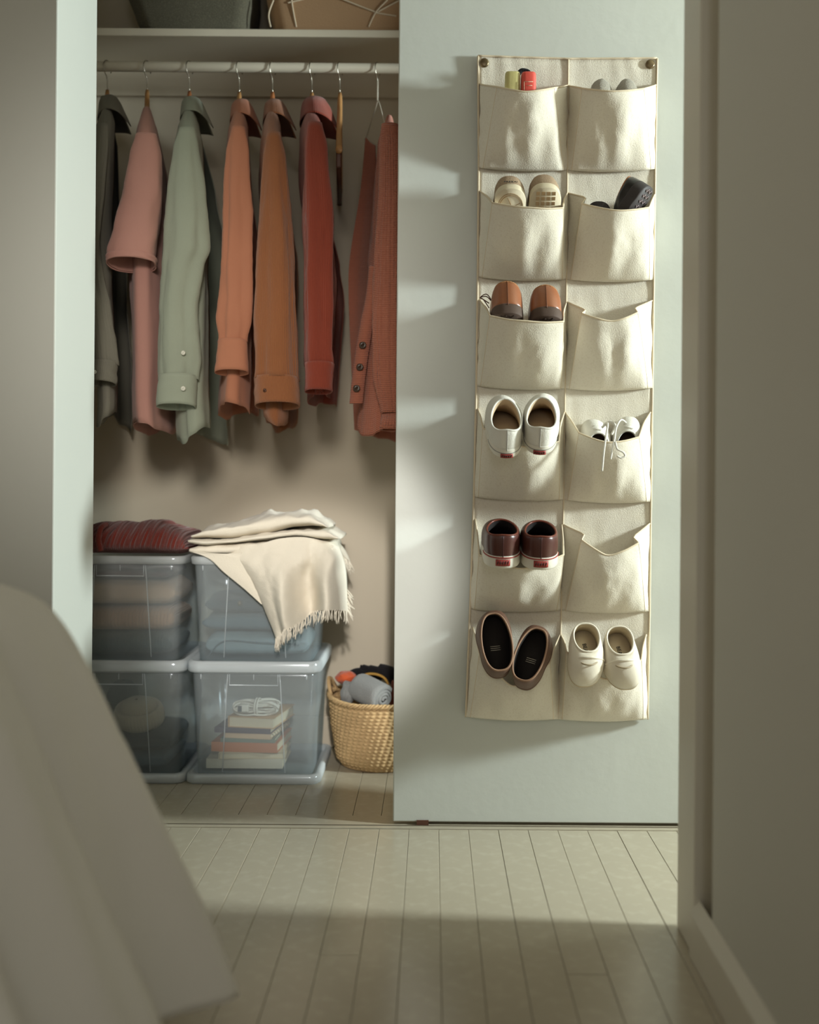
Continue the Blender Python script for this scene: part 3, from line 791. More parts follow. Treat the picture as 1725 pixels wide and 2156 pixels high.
_, z = folded('folded_sweater', 'dark mauve folded sweater on top of the beige one', 'sweater', 150, 350, 1212, 1233, M['mauve_knit'], gA, z, seed=11, layers=1, amp=.005)
gB = 'jeans folded in the clear box'
z = zUR
r1, z = folded('folded_jeans', 'light blue folded jeans at the bottom of the jeans box', 'jeans', 432, 645, 1340, 1393, M['den_light'], gB, z+.001, layers=2, seed=3)
r2, z = folded('folded_jeans', 'mid blue folded jeans between light and dark pairs', 'jeans', 424, 645, 1302, 1340, M['den_mid'], gB, z, layers=1, seed=6)
r3, z = folded('folded_jeans', 'charcoal blue folded jeans on top of the jeans pile', 'jeans', 430, 640, 1262, 1302, M['den_dark'], gB, z, layers=1, seed=9)
tube('waist_button', [P(505, 1270, FY+.040), P(505, 1270, FY+.036)], .006, M['brass'], r3, n=12)
tube('seam', resample([P(440, 1380, FY+.040), P(470, 1350, FY+.036), P(540, 1352, FY+.036), P(630, 1358, FY+.038)], 30), .0012, M['den_mid'], r1, n=6)
# lower left: hats and denim
gC = 'things in the hat box'
z = zLL
_, z = folded('folded_jeans', 'dark blue folded denim at the bottom of the hat box', 'jeans', 200, 352, 1606, 1640, M['den_mid'], gC, z+.001, layers=1, seed=13)
_, z = folded('folded_jeans', 'slate blue folded denim beneath the cream beanie', 'jeans', 205, 358, 1558, 1606, M['den_dark'], gC, z, layers=2, seed=16)
M['cream_knit'] = paint('cream_knit', (206, 188, 164), .95, .06, 30, 250, .3, .1, .3)
M['pine_knit'] = paint('pine_knit', (44, 62, 56), .95, .1, 30, 250, .3, .1, .3)
def beanie(label, c, R, hgt, tx, tz, mat, ribs=44):
    root = empty('beanie', mat=Matrix.Translation(c) @ Matrix.Rotation(tz, 4, 'Z') @ Matrix.Rotation(tx, 4, 'X'))
    tag(root, label, 'hat', gC)
    rings = []; n = 176
    for j in range(30):
        a = j/29*PI/2*.99; z_ = hgt*math.sin(a)**.9; r = R*math.cos(a)**.62
        rings.append([Vector((r*math.cos(2*PI*k/n)*(1+.025*math.sin(ribs*2*PI*k/n)), r*.8*math.sin(2*PI*k/n)*(1+.025*math.sin(ribs*2*PI*k/n)), z_)) for k in range(n+1)])
    V, Fc, UV = loft(rings); mk('crown', V, Fc, mat, root, UV, local=True)
    br = []
    for j in range(11):
        a = 2*PI*j/10
        br.append([Vector(((R*1.05+.009*math.cos(a))*math.cos(2*PI*k/n)*(1+.02*math.sin(ribs*2*PI*k/n)), (R*1.05*.8+.009*math.cos(a))*math.sin(2*PI*k/n)*(1+.02*math.sin(ribs*2*PI*k/n)), .018+.024*math.sin(a))) for k in range(n+1)])
    V, Fc, UV = loft(br); mk('turned_brim', V, Fc, mat, root, UV, local=True)
    return root
beanie('cream knitted beanie leaning on folded denim', Vector((P(296, 1542, FY+.10).x, FY+.10, z+.014)), .050, .062, math.radians(24), math.radians(-10), M['cream_knit'])
beanie('dark green knitted beanie behind the cream beanie', Vector((P(256, 1538, FY+.19).x, FY+.20, z+.008)), .044, .09, math.radians(10), math.radians(20), M['pine_knit'])
# lower right: books and cable
M['page'] = paint('paper_pages', (214, 200, 172), .9, .06, 30, 10, .0)
def book(label, u0, u1, vt, vb, Y, ang, col, z0, dep=.17, thick=None, pages_front=True, spiral=False):
    x0_, x1_ = px(u0, 1500, Y), px(u1, 1500, Y); w_ = x1_-x0_
    th_ = thick or (P(500, vt, Y).z-P(500, vb, Y).z)
    m_ = Matrix.Translation(((x0_+x1_)/2, Y+.012, z0)) @ Matrix.Rotation(math.radians(ang), 4, 'Z')
    root = empty('book', mat=m_); tag(root, label, 'book', 'books stacked in the clear box')
    cm = paint('book_cover', col, .55, .06, 15, 80, .03)
    c = .0016
    box('cover', (-w_/2, w_/2, 0, dep, 0, c), cm, root, local=True)
    box('cover', (-w_/2, w_/2, 0, dep, th_-c, th_), cm, root, local=True)
    if pages_front:
        box('page_block', (-w_/2+.003, w_/2-.004, .003, dep-.003, c, th_-c), M['page'], root, local=True)
        box('spine', (-w_/2, -w_/2+.002, 0, dep, c, th_-c), cm, root, local=True)
    else:
        box('page_block', (-w_/2+.003, w_/2-.003, .003, dep-.003, c, th_-c), M['page'], root, local=True)
        box('spine', (-w_/2, w_/2, 0, .002, c, th_-c), cm, root, local=True)
    if spiral:
        for i in range(9):
            y_ = .012+i*(dep-.024)/8
            tube('wire_ring', [(w_/2-.002+.007*math.cos(a_*2*PI/12), y_, th_/2+(th_/2-.0012)*math.sin(a_*2*PI/12)) for a_ in range(12)], .0009, M['chrome'], root, n=5, local=True, closed=True)
    return z0+th_+.0003
z = zLR+.001
z = book('wide white paperback at the bottom of the book stack', 433, 594, 1616, 1636, FY+.055, 0, (216, 206, 186), z, pages_front=False)
z = book('cream book under the orange book', 460, 600, 1604, 1618, FY+.055, 4, (206, 190, 160), z)
z = book('terracotta orange thick book in the stack', 442, 584, 1588, 1608, FY+.055, -5, (196, 122, 84), z, pages_front=False)
z = book('thin grey green book under the spiral notebook', 462, 578, 1580, 1588, FY+.055, -3, (120, 130, 118), z, pages_front=False)
z = book('cream spiral bound notebook in the book stack', 470, 570, 1572, 1583, FY+.055, -9, (214, 182, 150), z, pages_front=False, spiral=True)
z = book('dark navy and maroon book below the tan one', 448, 570, 1562, 1573, FY+.055, -7, (70, 58, 78), z, pages_front=False)
zb_ = z
z = book('thick tan book on top of the stack under the cable', 476, 578, 1545, 1568, FY+.055, -10, (196, 156, 110), z, pages_front=True)
M['cable'] = paint('cable_white', (214, 208, 196), .45)
ccx = P(537, 1530, FY+.09); cb = thing('extension_cable', 'white coiled extension cable tied on top of the books', 'cable', (ccx.x, FY+.09, z))
rc = random.Random(5)
for q in range(9):
    pts = []
    a_, b_ = .052+.006*rc.random(), .014+.010*rc.random()
    off = Vector((rc.uniform(-.004, .004), rc.uniform(-.012, .012), .012+.014*rc.random()))
    for i in range(28):
        t = 2*PI*i/28
        pts.append(Vector((ccx.x+a_*math.cos(t)*(1 if math.cos(t) > 0 else .92), FY+.09, z)) + off + Vector((0, .010*math.sin(t*2+q), b_*math.sin(t)*(.55+.45*abs(math.cos(t))))))
    for p in pts: p.z = max(p.z, z+.0026)
    tube('coil', pts, .0024, M['cable'], cb, n=6, closed=True)
for dx in (.004, .010):
    tube('tie', [(ccx.x+dx+.003*math.cos(t*2*PI/16), FY+.09+.021*math.cos(t*2*PI/16), max(z+.003, z+.020+.021*math.sin(t*2*PI/16))) for t in range(16)], .0024, M['cable'], cb, n=6, closed=True)
V, Fc = box_vf(ccx.x-.036, ccx.x-.012, FY+.062, FY+.085, z+.012, z+.030)
mk('plug', V, Fc, M['cable'], cb, smooth=False, bevel=.003)
V, Fc = box_vf(ccx.x-.0375, ccx.x-.028, FY+.0605, FY+.0625, z+.014, z+.028)
mk('socket_face', V, Fc, M['den_dark'], cb, smooth=False)

# ------------------------------------------------------------------ maroon sweater
M['maroon_knit'] = paint('maroon_knit', (126, 48, 38), .95, .12, 40, 260, .6, .08, .3, ribs=(0, .005, .7))
sx0, sx1 = px(150, 1170), px(389, 1170)
sw = thing('knit_sweater', 'folded maroon ribbed sweater lying on the sweater box', 'sweater', ((sx0+sx1)/2, FY+.13, tUL))
topv = [(150,1112),(185,1106),(215,1101),(262,1108),(290,1100),(318,1096),(335,1108),(358,1114),(376,1118),(388,1136)]
rings = []; m = 190; n = 70
for j in range(m+1):
    s = j/m; u = 150+(389-150)*s; x = px(u, 1170)
    vt = prof(topv, u)[0]; zt_ = P(u, vt, FY+.06).z
    hh = (zt_-tUL)/2; e = 1 if s < .93 else max(.25, math.sqrt(1-((s-.93)/.07)**2))
    ring = []
    for k in range(n+1):
        th = 2*PI*k/n + PI/2
        dy, dz = superel(th, .125, hh*e, 2.6)
        fr = max(0, -math.cos(th))
        f = .0018*math.sin(2*PI*x/.0085) + .006*nz(x*22, dz*30, 3.3)*(dz > -hh*.6) + .010*nz(x*11, dy*9, 7.7)*max(0, math.sin(th))
        f -= .010*math.exp(-((s-.30)/.02)**2)*max(0, math.sin(th)+.6) + .006*math.exp(-((s-.72)/.02)**2)*max(0, math.sin(th)+.6)
        ring.append(Vector((x+.010*math.sin(dz*30), FY+.13+dy-f*fr+.01*nz(x*8, 1.1)*fr, max(tUL+.0006, tUL+hh+dz+f*(.2+max(0, math.sin(th)))))))
    rings.append(ring)
V, Fc, UV = loft(rings, True, True); mk('knit_body', V, Fc, M['maroon_knit'], sw, UV)
tube('rolled_cuff', resample([P(212, 1160, FY-.004), P(207, 1135, FY-.006), P(213, 1112, FY+.004), P(224, 1104, FY+.03)], 20), .007, M['maroon_knit'], sw, n=10)

# ------------------------------------------------------------------ cream throw blanket
M['linen'] = paint('cream_linen', (228, 219, 202), .9, .05, 9, 380, .25, .1, .15)
bl_ = P(560, 1170, FY+.1)
bk = thing('throw_blanket', 'cream fringed linen throw draped over the jeans box', 'blanket', (bl_.x, FY+.12, tUR))
def fold_layer(name, tab, Yf, Yb, seed, open_left=True):
    """tab: (u, vTop, vBottom) of the front edge"""
    rings = []; m = 70; n = 48; ua, ub_ = tab[0][0], tab[-1][0]
    for j in range(m+1):
        s = j/m; u = ua+(ub_-ua)*s; vt, vb_ = prof(tab, u)
        a, b = P(u, vt, Yf), P(u, vb_, Yf); hh = (a.z-b.z)/2; c = (a.z+b.z)/2
        ring = []
        e = min(1, .55+.45*(1-abs(2*s-1)**9))
        for k in range(n+1):
            th = 2*PI*k/n + PI/2
            dy, dz = superel(th, (Yb-Yf)/2, hh*e, 2.8)
            f = .009*nz(a.x*12+seed, dy*9, dz*26) + .005*nz(a.x*34+seed, dy*16, dz*40) + .0015*nz(a.x*90, dy*60, seed)
            ring.append(Vector((a.x+.01*nz(dy*8, seed), (Yf+Yb)/2+dy+f*.5, c+dz+f*max(0, math.sin(th))*1.6)))
        rings.append(ring)
    V, Fc, UV = loft(rings, True, True)
    return mk(name, V, Fc, M['linen'], bk, UV)
fold_layer('folded_layer', [(398,1146,1172),(430,1144,1172),(480,1143,1172),(550,1136,1172),(640,1134,1172),(690,1138,1172),(700,1142,1172)], FY-.006, FY+.24, 1.0)
fold_layer('folded_layer', [(396,1126,1152),(430,1133,1152),(480,1136,1146),(550,1124,1140),(620,1110,1134),(690,1113,1140),(712,1124,1142)], FY-.018, FY+.23, 4.0)
fold_layer('folded_layer', [(402,1121,1138),(430,1110,1136),(480,1097,1138),(554,1086,1128),(615,1080,1112),(650,1080,1110),(676,1094,1112),(690,1106,1114)], FY-.010, FY+.22, 7.0)
fl_rows = [
 [(462,1160,2.634),(500,1148,2.622),(545,1145,2.612),(590,1134,2.610),(640,1131,2.612),(685,1140,2.63),(709,1139,2.68)],
 [(490,1173,2.622),(530,1176,2.606),(580,1178,2.592),(625,1175,2.600),(658,1172,2.606),(700,1172,2.60),(722,1175,2.66)],
 [(528,1218,2.618),(558,1215,2.590),(592,1220,2.572),(626,1215,2.604),(655,1206,2.616),(690,1208,2.580),(728,1205,2.645)],
 [(552,1269,2.616),(572,1262,2.584),(592,1268,2.566),(630,1260,2.610),(661,1250,2.618),(690,1242,2.566),(730,1245,2.635)],
 [(583,1345,2.612),(590,1337,2.590),(600,1327,2.574),(630,1312,2.604),(661,1290,2.612),(690,1284,2.560),(732,1288,2.625)]]
rw = net([[P(u, v, 2.600+(Y-2.600)*1.5) for u, v, Y in r] for r in fl_rows], 70, 60)
for j, r in enumerate(rw):
    for i, p in enumerate(r):
        tt = j/59
        p.y -= .011*nz((p.x+p.z*.5)*22, p.z*7, 2.2)*(.4+tt) + .004*nz((p.x-p.z*.3)*48, p.z*18, 1) + .0016*nz(p.x*110, p.z*90, 5) + .012*math.sin(i/69*PI*5.2+1.2*tt)*tt
V, Fc, UV = grid(rw); mk('hanging_flap', V, Fc, M['linen'], bk, UV, solid=.0022)
un_rows = [
 [(397,1160,2.632),(430,1163,2.622),(470,1166,2.618),(510,1164,2.618)],
 [(440,1176,2.622),(470,1172,2.618),(500,1176,2.617),(535,1180,2.622)],
 [(472,1205,2.62),(495,1202,2.617),(525,1206,2.62),(555,1215,2.626)],
 [(515,1240,2.62),(530,1240,2.619),(550,1245,2.622),(570,1252,2.626)],
 [(550,1272,2.621),(556,1274,2.622),(566,1280,2.624),(578,1290,2.626)]]
V, Fc, UV = grid(net([[P(*p) for p in r] for r in un_rows], 30, 40)); mk('under_flap', V, Fc, M['linen'], bk, UV, solid=.0022)
parts = []; rf = random.Random(11)
def tassels(line, n, ln, sway):
    pts = resample(line, n)
    for p in pts:
        for q in range(2):
            L = ln*rf.uniform(.7, 1.15); dx = rf.uniform(-.006, .006)+sway; dy = rf.uniform(-.006, .004)
            a = p + Vector((rf.uniform(-.002, .002), -.001, .002))
            mid = a + Vector((dx*.4+rf.uniform(-.003, .003), dy, -L*.5)); e = a + Vector((dx, dy*1.4+rf.uniform(-.003, .003), -L))
            parts.append(tube_vf(resample([a, mid, e], 6), [.0012, .0013, .0012, .0011, .0009, .0005], 4))
tassels([rw[-1][i] for i in range(70)], 64, .030, -.001)
tassels([rw[j][int(69)] for j in range(44, 60)], 8, .022, .012)
V, Fc = merge(parts); fr = mk('fringe', V, Fc, M['linen'], bk); fr['kind'] = 'stuff'
parts = []
tassels([P(716, 1168, 2.80), P(736, 1182, 2.82)], 10, .032, .010)
V, Fc = merge(parts); fr = mk('fringe', V, Fc, M['linen'], bk); fr['kind'] = 'stuff'
V, Fc, UV = grid(net([[P(690, 1130, 2.74), P(712, 1140, 2.78)], [P(706, 1150, 2.76), P(728, 1160, 2.81)], [P(716, 1168, 2.80), P(738, 1182, 2.82)]], 8, 10)); mk('rear_flap', V, Fc, M['linen'], bk, UV, solid=.002)

# ------------------------------------------------------------------ woven basket and what is in it
M['straw'] = paint('seagrass', (192, 160, 116), .75, .22, 40, 160, .2, .25)
BC = Vector((P(806, 1550, 2.83).x, 2.835, 0)); BR = .128
bt = thing('woven_basket', 'round woven seagrass basket on the closet floor', 'basket', (BC.x, BC.y, 0))
def bsurf(z, a):
    t = z/.17
    r = BR*(.86+.17*min(1, t*1.2)**.7 - .03*math.exp(-(t/.08)**2)*3)
    return r
rings = []; n = 300; m = 130
for j in range(m+1):
    z_ = .0005 + .160*j/m
    ring = []
    for k in range(n+1):
        a = 2*PI*k/n
        r = bsurf(z_, a)
        ph = z_/.0085; row = int(ph)
        br = abs(math.sin(PI*ph))*.7*(.5+.5*math.sin(52*a + row*2.1 + 1.6*math.sin(PI*ph)))*(1+.5*nz(a*9, row*.7))
        r += .0062*br + .004*nz(a*1.5, z_*14, 3) + .004*math.sin(2*a+1)*z_/.17
        ring.append(Vector((BC.x+r*math.cos(a), BC.y+r*.98*math.sin(a), z_*(1 + .10*max(0, math.cos(a-math.radians(185)))**3) + .004*math.sin(3*a)*z_/.17)))
    rings.append(ring)
V, Fc, UV = loft(rings, cap0=True); mk('basket_wall', V, Fc, M['straw'], bt, UV)
for s_ in range(3):
    pts = []
    for k in range(240):
        a = 2*PI*k/240; c = rings[-1][int(k/240*n)]
        ph = 30*a + s_*2*PI/3
        rr_ = .0042
        pts.append(c + Vector((rr_*math.cos(ph)*math.cos(a), rr_*math.cos(ph)*math.sin(a), .003+rr_*math.sin(ph))))
    tube('braided_rim', pts, .0036, M['straw'], bt, n=6, closed=True)
for hs in (176,):
    pts = []
    for i in range(17):
        t = i/16; a = math.radians(hs-17+34*t); r = BR*1.035
        pts.append(Vector((BC.x+r*math.cos(a)-.006*math.sin(PI*t), BC.y+r*math.sin(a), .178+.034*math.sin(PI*t))))
    for s_ in (-1, 1):
        tube('handle', [p + Vector((.003*s_*math.cos(i*1.6), 0, .003*s_*math.sin(i*1.6))) for i, p in enumerate(resample(pts, 50))], .0042, M['straw'], bt, n=6)

gD = 'things in the woven basket'
def blob(name, label, cat, c, rx, ry, rz_, mat, seed, amp=.15, rot=0.0, fn=None, n=48, group=gD):
    root = empty(name, mat=Matrix.Translation(c) @ Matrix.Rotation(rot, 4, 'Y')); tag(root, label, cat, group)
    V = []; Fc = []; m = n//2
    for j in range(m+1):
        ph = -PI/2+PI*j/m
        for k in range(n):
            th = 2*PI*k/n
            d = Vector((math.cos(ph)*math.cos(th), math.cos(ph)*math.sin(th), math.sin(ph)))
            f = 1+amp*noise.noise(d*1.6+Vector((seed, 0, 0))) + amp*.4*noise.noise(d*4+Vector((seed, 3, 0)))
            if fn: f *= fn(th, ph)
            V.append((d.x*rx*f, d.y*ry*f, d.z*rz_*f))
    for j in range(m):
        for k in range(n):
            a = j*n+k; b = j*n+(k+1) % n; Fc.append((a, b, b+n, a+n))
    mk('cloth', V, Fc, mat, root, local=True)
    return root
M['grey_sock'] = paint('grey_wool', (140, 140, 138), .95, .1, 30, 250, .35, .1, .2)
M['orange_wool'] = paint('orange_wool', (196, 84, 44), .95, .1, 30, 250, .3, .1, .25)
M['black_wool'] = paint('black_wool', (30, 28, 30), .95, .1, 30, 250, .3, .1, .1)
M['mustard'] = paint('mustard_strap', (176, 134, 62), .8, .08, 30, 250, .2)
M['terra_wool'] = paint('terracotta_wool', (150, 84, 66), .95, .1, 30, 250, .3, .1, .2)
# rolled grey socks: a spiral of cloth
c = P(779, 1459, 2.772)
ax = Vector((.72, -.62, -.22)).normalized()
side = ax.cross(Vector((0, 0, 1))).normalized(); up_ = side.cross(ax)
root = thing('rolled_socks', 'tightly rolled pair of grey wool socks in the basket', 'socks', tuple(c), gD)
sp_r = []
NTh = 140
for i in range(NTh+1):
    t = i/NTh; a = 2*PI*3.4*t; r = .006+.032*t
    sp_r.append((r*math.cos(a)*1.05*(1+.06*nz(a*.5, 2)), r*math.sin(a)*.92))
rws = []
for j in range(15):
    s_ = -1+2*j/14; e = 1 if abs(s_) < .8 else 1-.25*((abs(s_)-.8)/.2)**2
    row = []
    for i, (a, b) in enumerate(sp_r):
        q = c + side*(a*e) + up_*(b*e) + ax*(s_*.045 + .008*(1-i/NTh)*(1 if s_ > 0 else -1) + .003*nz(i*.12, s_*2))
        row.append(q)
    rws.append(row)
V, Fc, UV = grid(rws); mk('rolled_cloth', V, Fc, M['grey_sock'], root, UV, solid=.0055)
blob('grey_sock', 'loose pale grey sock beside the rolled pair', 'sock', Vector((-.209, 2.790, .186)), .018, .024, .032, M['grey_sock'], 2.0, .22)
blob('orange_sock', 'orange knitted sock at the back of the basket', 'sock', P(729, 1426, 2.83), .026, .03, .016, M['orange_wool'], 5.0, .15)
blob('terracotta_scarf', 'crumpled terracotta wool scarf at the door side of the basket', 'scarf', P(842, 1470, 2.81), .030, .045, .042, M['terra_wool'], 8.0, .35)
# black gloves: a long flattened lump with a finger
root = thing('black_glove', 'black knitted glove on top of the basket', 'glove', tuple(P(800, 1425, 2.87)), gD)
V, Fc = tube_vf(resample([P(758, 1404, 2.86), P(772, 1408, 2.86), P(790, 1412, 2.86), P(812, 1416, 2.86), P(836, 1426, 2.87), P(850, 1440, 2.88)], 30), [.006]*3+[.009]*5+[.012]*6+[.02]*8+[.024]*5+[.018]*3, 14)
V2, F2 = tube_vf(resample([P(736, 1424, 2.85), P(752, 1416, 2.86), P(775, 1418, 2.87), P(805, 1428, 2.87)], 20), [.008]+[.012]*10+[.018]*8+[.01], 12)
mk('palm', V, Fc, M['black_wool'], root); mk('finger', V2, F2, M['black_wool'], root)
root = thing('mustard_belt', 'mustard yellow looped belt over the black glove', 'belt', tuple(P(790, 1430, 2.80)), gD)
lp = resample([P(752, 1432, 2.822), P(770, 1420, 2.822), P(790, 1419, 2.822), P(808, 1426, 2.822), P(817, 1440, 2.822), P(810, 1452, 2.822), P(800, 1458, 2.822)], 40)
rws = []
for p in lp: rws.append([p + Vector((0, -.006, 0)), p + Vector((0, .006, 0))])
V, Fc, UV = grid(rws); mk('strap', V, Fc, M['mustard'], root, UV, solid=.005)

# ------------------------------------------------------------------ baskets on the shelf
M['grey_weave'] = paint('grey_weave', (92, 88, 74), .95, .12, 25, 500, .5, .1, .1, fine=(420, (138, 130, 108), .5), ribs=(.003, .003, .3))
M['beige_fabric'] = paint('beige_fabric', (176, 142, 108), .9, .06, 8, 400, .2, .1, .1)
M['white_line'] = paint('white_print', (214, 196, 170), .9, .05, 20, 300, .1)
def bin_(name, label, u0t, u1t, u0b, u1b, Y0, Y1, hgt, mat, n=60, flare=1.0):
    xb0, xb1 = P(u0b, 57, Y0).x, P(u1b, 57, Y0).x
    xt0, xt1 = P(u0t, 0, Y0).x, P(u1t, 0, Y0).x
    root = thing(name, label, 'storage basket', ((xb0+xb1)/2, (Y0+Y1)/2, shZ))
    dz0_ = P(400, 0, Y0).z-shZ; k = hgt/dz0_
    lv = []
    for j in range(15):
        t = j/14; tt = t*k
        lv.append((shZ+.0024+hgt*t, xb0+(xt0-xb0)*min(tt, 1.3), xb1+(xt1-xb1)*min(tt, 1.3), Y0+.012*(1-t), Y1, .04))
    V = []; Fc = []
    nn = 24
    for z_, a, b, c_, d, r in lv:
        V += [(x+.0015*nz(x*30, z_*30), y+.0015*nz(x*25, z_*30, 3), z_) for x, y in rrect(a, b, c_, d, r)]
    for j in range(len(lv)-1):
        for q in range(nn):
            a = j*nn+q; b = j*nn+(q+1) % nn; Fc.append((a, b, b+nn, a+nn))
    Fc.append(tuple(range(nn-1, -1, -1)))
    mk('basket_body', V, Fc, mat, root, solid=.004)
    tube('top_hem', [Vector(V[len(V)-nn+q]) for q in range(nn)], .004, mat, root, n=6, closed=True)
    return root
bin_('fabric_basket', 'dark grey woven fabric basket on the closet shelf', 268, 526, 291, 517, 2.80, 2.985, .20, M['grey_weave'])
pb = bin_('patterned_bin', 'beige fabric bin with crossing white lines on the closet shelf', 560, 905, 574, 890, 2.80, 2.985, .20, M['beige_fabric'])
for pts in ([(570,57),(566,30),(576,0)], [(624,57),(617,20),(613,-10)], [(606,6),(640,-2)], [(720,-2),(760,14),(795,27)], [(790,27),(835,34)], [(776,57),(792,25),(816,0)], [(795,25),(850,-4)]):
    tube('printed_line', resample([P(u, v, 2.7985+.012*(v+30)/87*.9) for u, v in pts], 14), .0022, M['white_line'], pb, n=5)

# ------------------------------------------------------------------ shoes
def shoe(name, label, group, T, U, ref, at, mats, L=.17, W=.078, hh=.055, hv=.075, ca=.006, cb=.10, cw=.027, st=.018, heel_w=.84, dip=.006, tread=None, tag_=None, foxing=None, sgrow=1.03, lining=None, seam=True, stripe=None, puff=1.0, mir=1, cat='shoe', toe_z=None, extra=None, heel_step=0.0):
    T = Vector(T).normalized(); U = Vector(U); U = (U-T*U.dot(T)).normalized(); X = T.cross(U)
    R = Matrix((X, T, U)).transposed()
    pos = P(at[0], at[1], D-.004-at[2]) - R @ Vector(ref)
    root = empty(name, mat=Matrix.Translation(pos) @ R.to_4x4()); tag(root, label, cat, group)
    N = 30
    def hwid(s):
        p = 2.5
        e = (1-abs(2*s-1)**p)**(1/p) if 0 < s < 1 else 0
        wm = heel_w+(1-heel_w)*min(1, max(0, (s-.15)/.5)) - .07*math.exp(-((s-.4)/.13)**2)
        return W/2*e*wm
    ol_ = []
    for k in range(2*N):
        if k <= N: ph = PI*k/N; sg = 1
        else: ph = PI*(2*N-k)/N; sg = -1
        s = (1-math.cos(ph))/2
        x = sg*hwid(s)
        if s > .55: x += mir*.006*((s-.55)/.45)**2   # inner toe line
        ol_.append((x, L*s))
    co = []
    for k in range(2*N):
        if k <= N: ph = PI*k/N; sg = 1
        else: ph = PI*(2*N-k)/N; sg = -1
        s = (1-math.cos(ph))/2
        co.append((sg*cw*math.sin(ph)**.75*(1-.12*s), ca+(cb-ca)*s, hh+(hv-hh)*s**1.4 - dip*math.sin(ph)))
    V = []; Fc = []; K = 10; n = 2*N
    for j in range(K+1):
        s = j/K; f = 1-math.cos(s*PI/2); g = math.sin(s*PI/2)**.9
        for k in range(n):
            x = ol_[k][0]+(co[k][0]-ol_[k][0])*f; y = ol_[k][1]+(co[k][1]-ol_[k][1])*f
            zz = st*.85 + (co[k][2]-st*.85)*g
            bul = 1+.05*puff*math.sin(PI*s)
            V.append((x*bul, y, zz))
    for j in range(K):
        for k in range(n):
            a = j*n+k; b = j*n+(k+1) % n; Fc.append((a, b, b+n, a+n))
    up = mk('upper', V, Fc, mats['upper'], root, local=True, solid=.0016, off=-1)
    # collar binding
    tube('collar_binding', [Vector((x, y, z_)) for x, y, z_ in co], .0022, mats.get('binding', mats['upper']), root, n=6, local=True, closed=True)
    # lining and insole
    V = []; Fc = []
    for j, (sx_, zz_) in enumerate(((.95, 0), (.93, -.012), (None, None))):
        for k in range(n):
            cx_, cy, cz_ = co[k]
            if sx_: V.append((cx_*sx_, (cy-(ca+cb)/2)*.97+(ca+cb)/2, cz_+zz_))
            else: V.append((ol_[k][0]*.86, L/2+(ol_[k][1]-L/2)*.93, st+.003))
    for j in range(2):
        for k in range(n):
            a = j*n+k; b = j*n+(k+1) % n; Fc.append((a, a+n, b+n, b))
    Fc.append(tuple(range(2*n, 3*n)))
    mk('lining', V, Fc, mats['lining'], root, local=True)
    # sole
    V = []; Fc = []
    lv = ((0.0, .97), (.0025, 1.0), (st*.55, 1.0), (st-.001, 1.0), (st+.0015, .985), (st+.0015, .90))
    for z_, g in lv:
        for k in range(n):
            V.append((ol_[k][0]*g*sgrow, L/2+(ol_[k][1]-L/2)*(1+(sgrow-1)*.6)*(.5+.5*g if g < 1 else 1), z_))
    for j in range(len(lv)-1):
        for k in range(n):
            a = j*n+k; b = j*n+(k+1) % n; Fc.append((a, b, b+n, a+n))
    Fc.append(tuple(range(n-1, -1, -1))); Fc.append(tuple(range((len(lv)-1)*n, len(lv)*n)))
    so = mk('sole', V, Fc, mats['sole'], root, local=True)
    hz = lambda k, g, z_: Vector((ol_[k % n][0]*g, L/2+(ol_[k % n][1]-L/2)*(1+(sgrow-1)*.6), z_))
    if stripe:     # coloured line along the foxing
        tube('foxing_line', [hz(k, sgrow*1.004, st*.93) for k in range(-12, 13)], .0014, mats['stripe'], root, n=5, local=True)
    if foxing:
        tube('foxing_line', [hz(k, sgrow*1.004, st*.62) for k in range(-12, 13)], .0009, mats['stripe'], root, n=5, local=True)
    yb = -L*.5*(sgrow-1)*.6
    if seam:
        zs = [(st*.9+(hh-st*.9)*q/8) for q in range(9)]
        fz = lambda z_: ca*(1-math.cos(math.asin(min(1, max(0, ((z_-st*.85)/(hh-st*.85)))**(1/.9)))))
        tube('heel_seam', [Vector((0, fz(z_)-.0010, z_)) for z_ in zs], .0009, mats.get('seam', mats['upper']), root, n=5, local=True)
    if tag_:
        w_, h_, zc = tag_
        V = []; Fc = []
        for j in range(2):
            for i in range(7):
                x = -w_/2+w_*i/6
                y = yb + .5*abs(x)**2/(W*heel_w*.42) - .0012
                V.append((x, y, zc-h_/2+h_*j))
        for i in range(6): Fc.append((i, i+1, i+8, i+7))
        ht = mk('heel_tab', V, Fc, mats['tab'], root, local=True, solid=.0012)
        rr2 = random.Random(int(at[0]))
        pr = []
        for i in range(5):
            x = -w_*.36+w_*.72*i/4; y = yb+.5*abs(x)**2/(W*heel_w*.42)-.0021
            a = rr2.uniform(-.5, .5)
            pr.append(tube_vf([(x-.0010, y, zc-h_*.28), (x+.0012*a, y, zc), (x+.0014, y, zc+h_*.28)], .0007, 4))
            pr.append(tube_vf([(x-.0016, y, zc+h_*.1*a), (x+.0016, y, zc-h_*.1*a)], .0007, 4))
        V, Fc = merge(pr); mk('tab_print', V, Fc, mats['ink'], root, local=True)
    if tread == 'grid':
        pr = []
        for i in range(6):
            for j in range(8):
                x = -.0265+.0106*i; y = .012+.0108*j
                if abs(x) < hwid(min(.99, max(.01, y/L)))-.006: pr.append(box_vf(x-.0034, x+.0034, y-.0036, y+.0036, -.0014, .0005))
        V, Fc = merge(pr); mk('tread', V, Fc, mats.get('tread', mats['sole']), root, smooth=False, local=True)
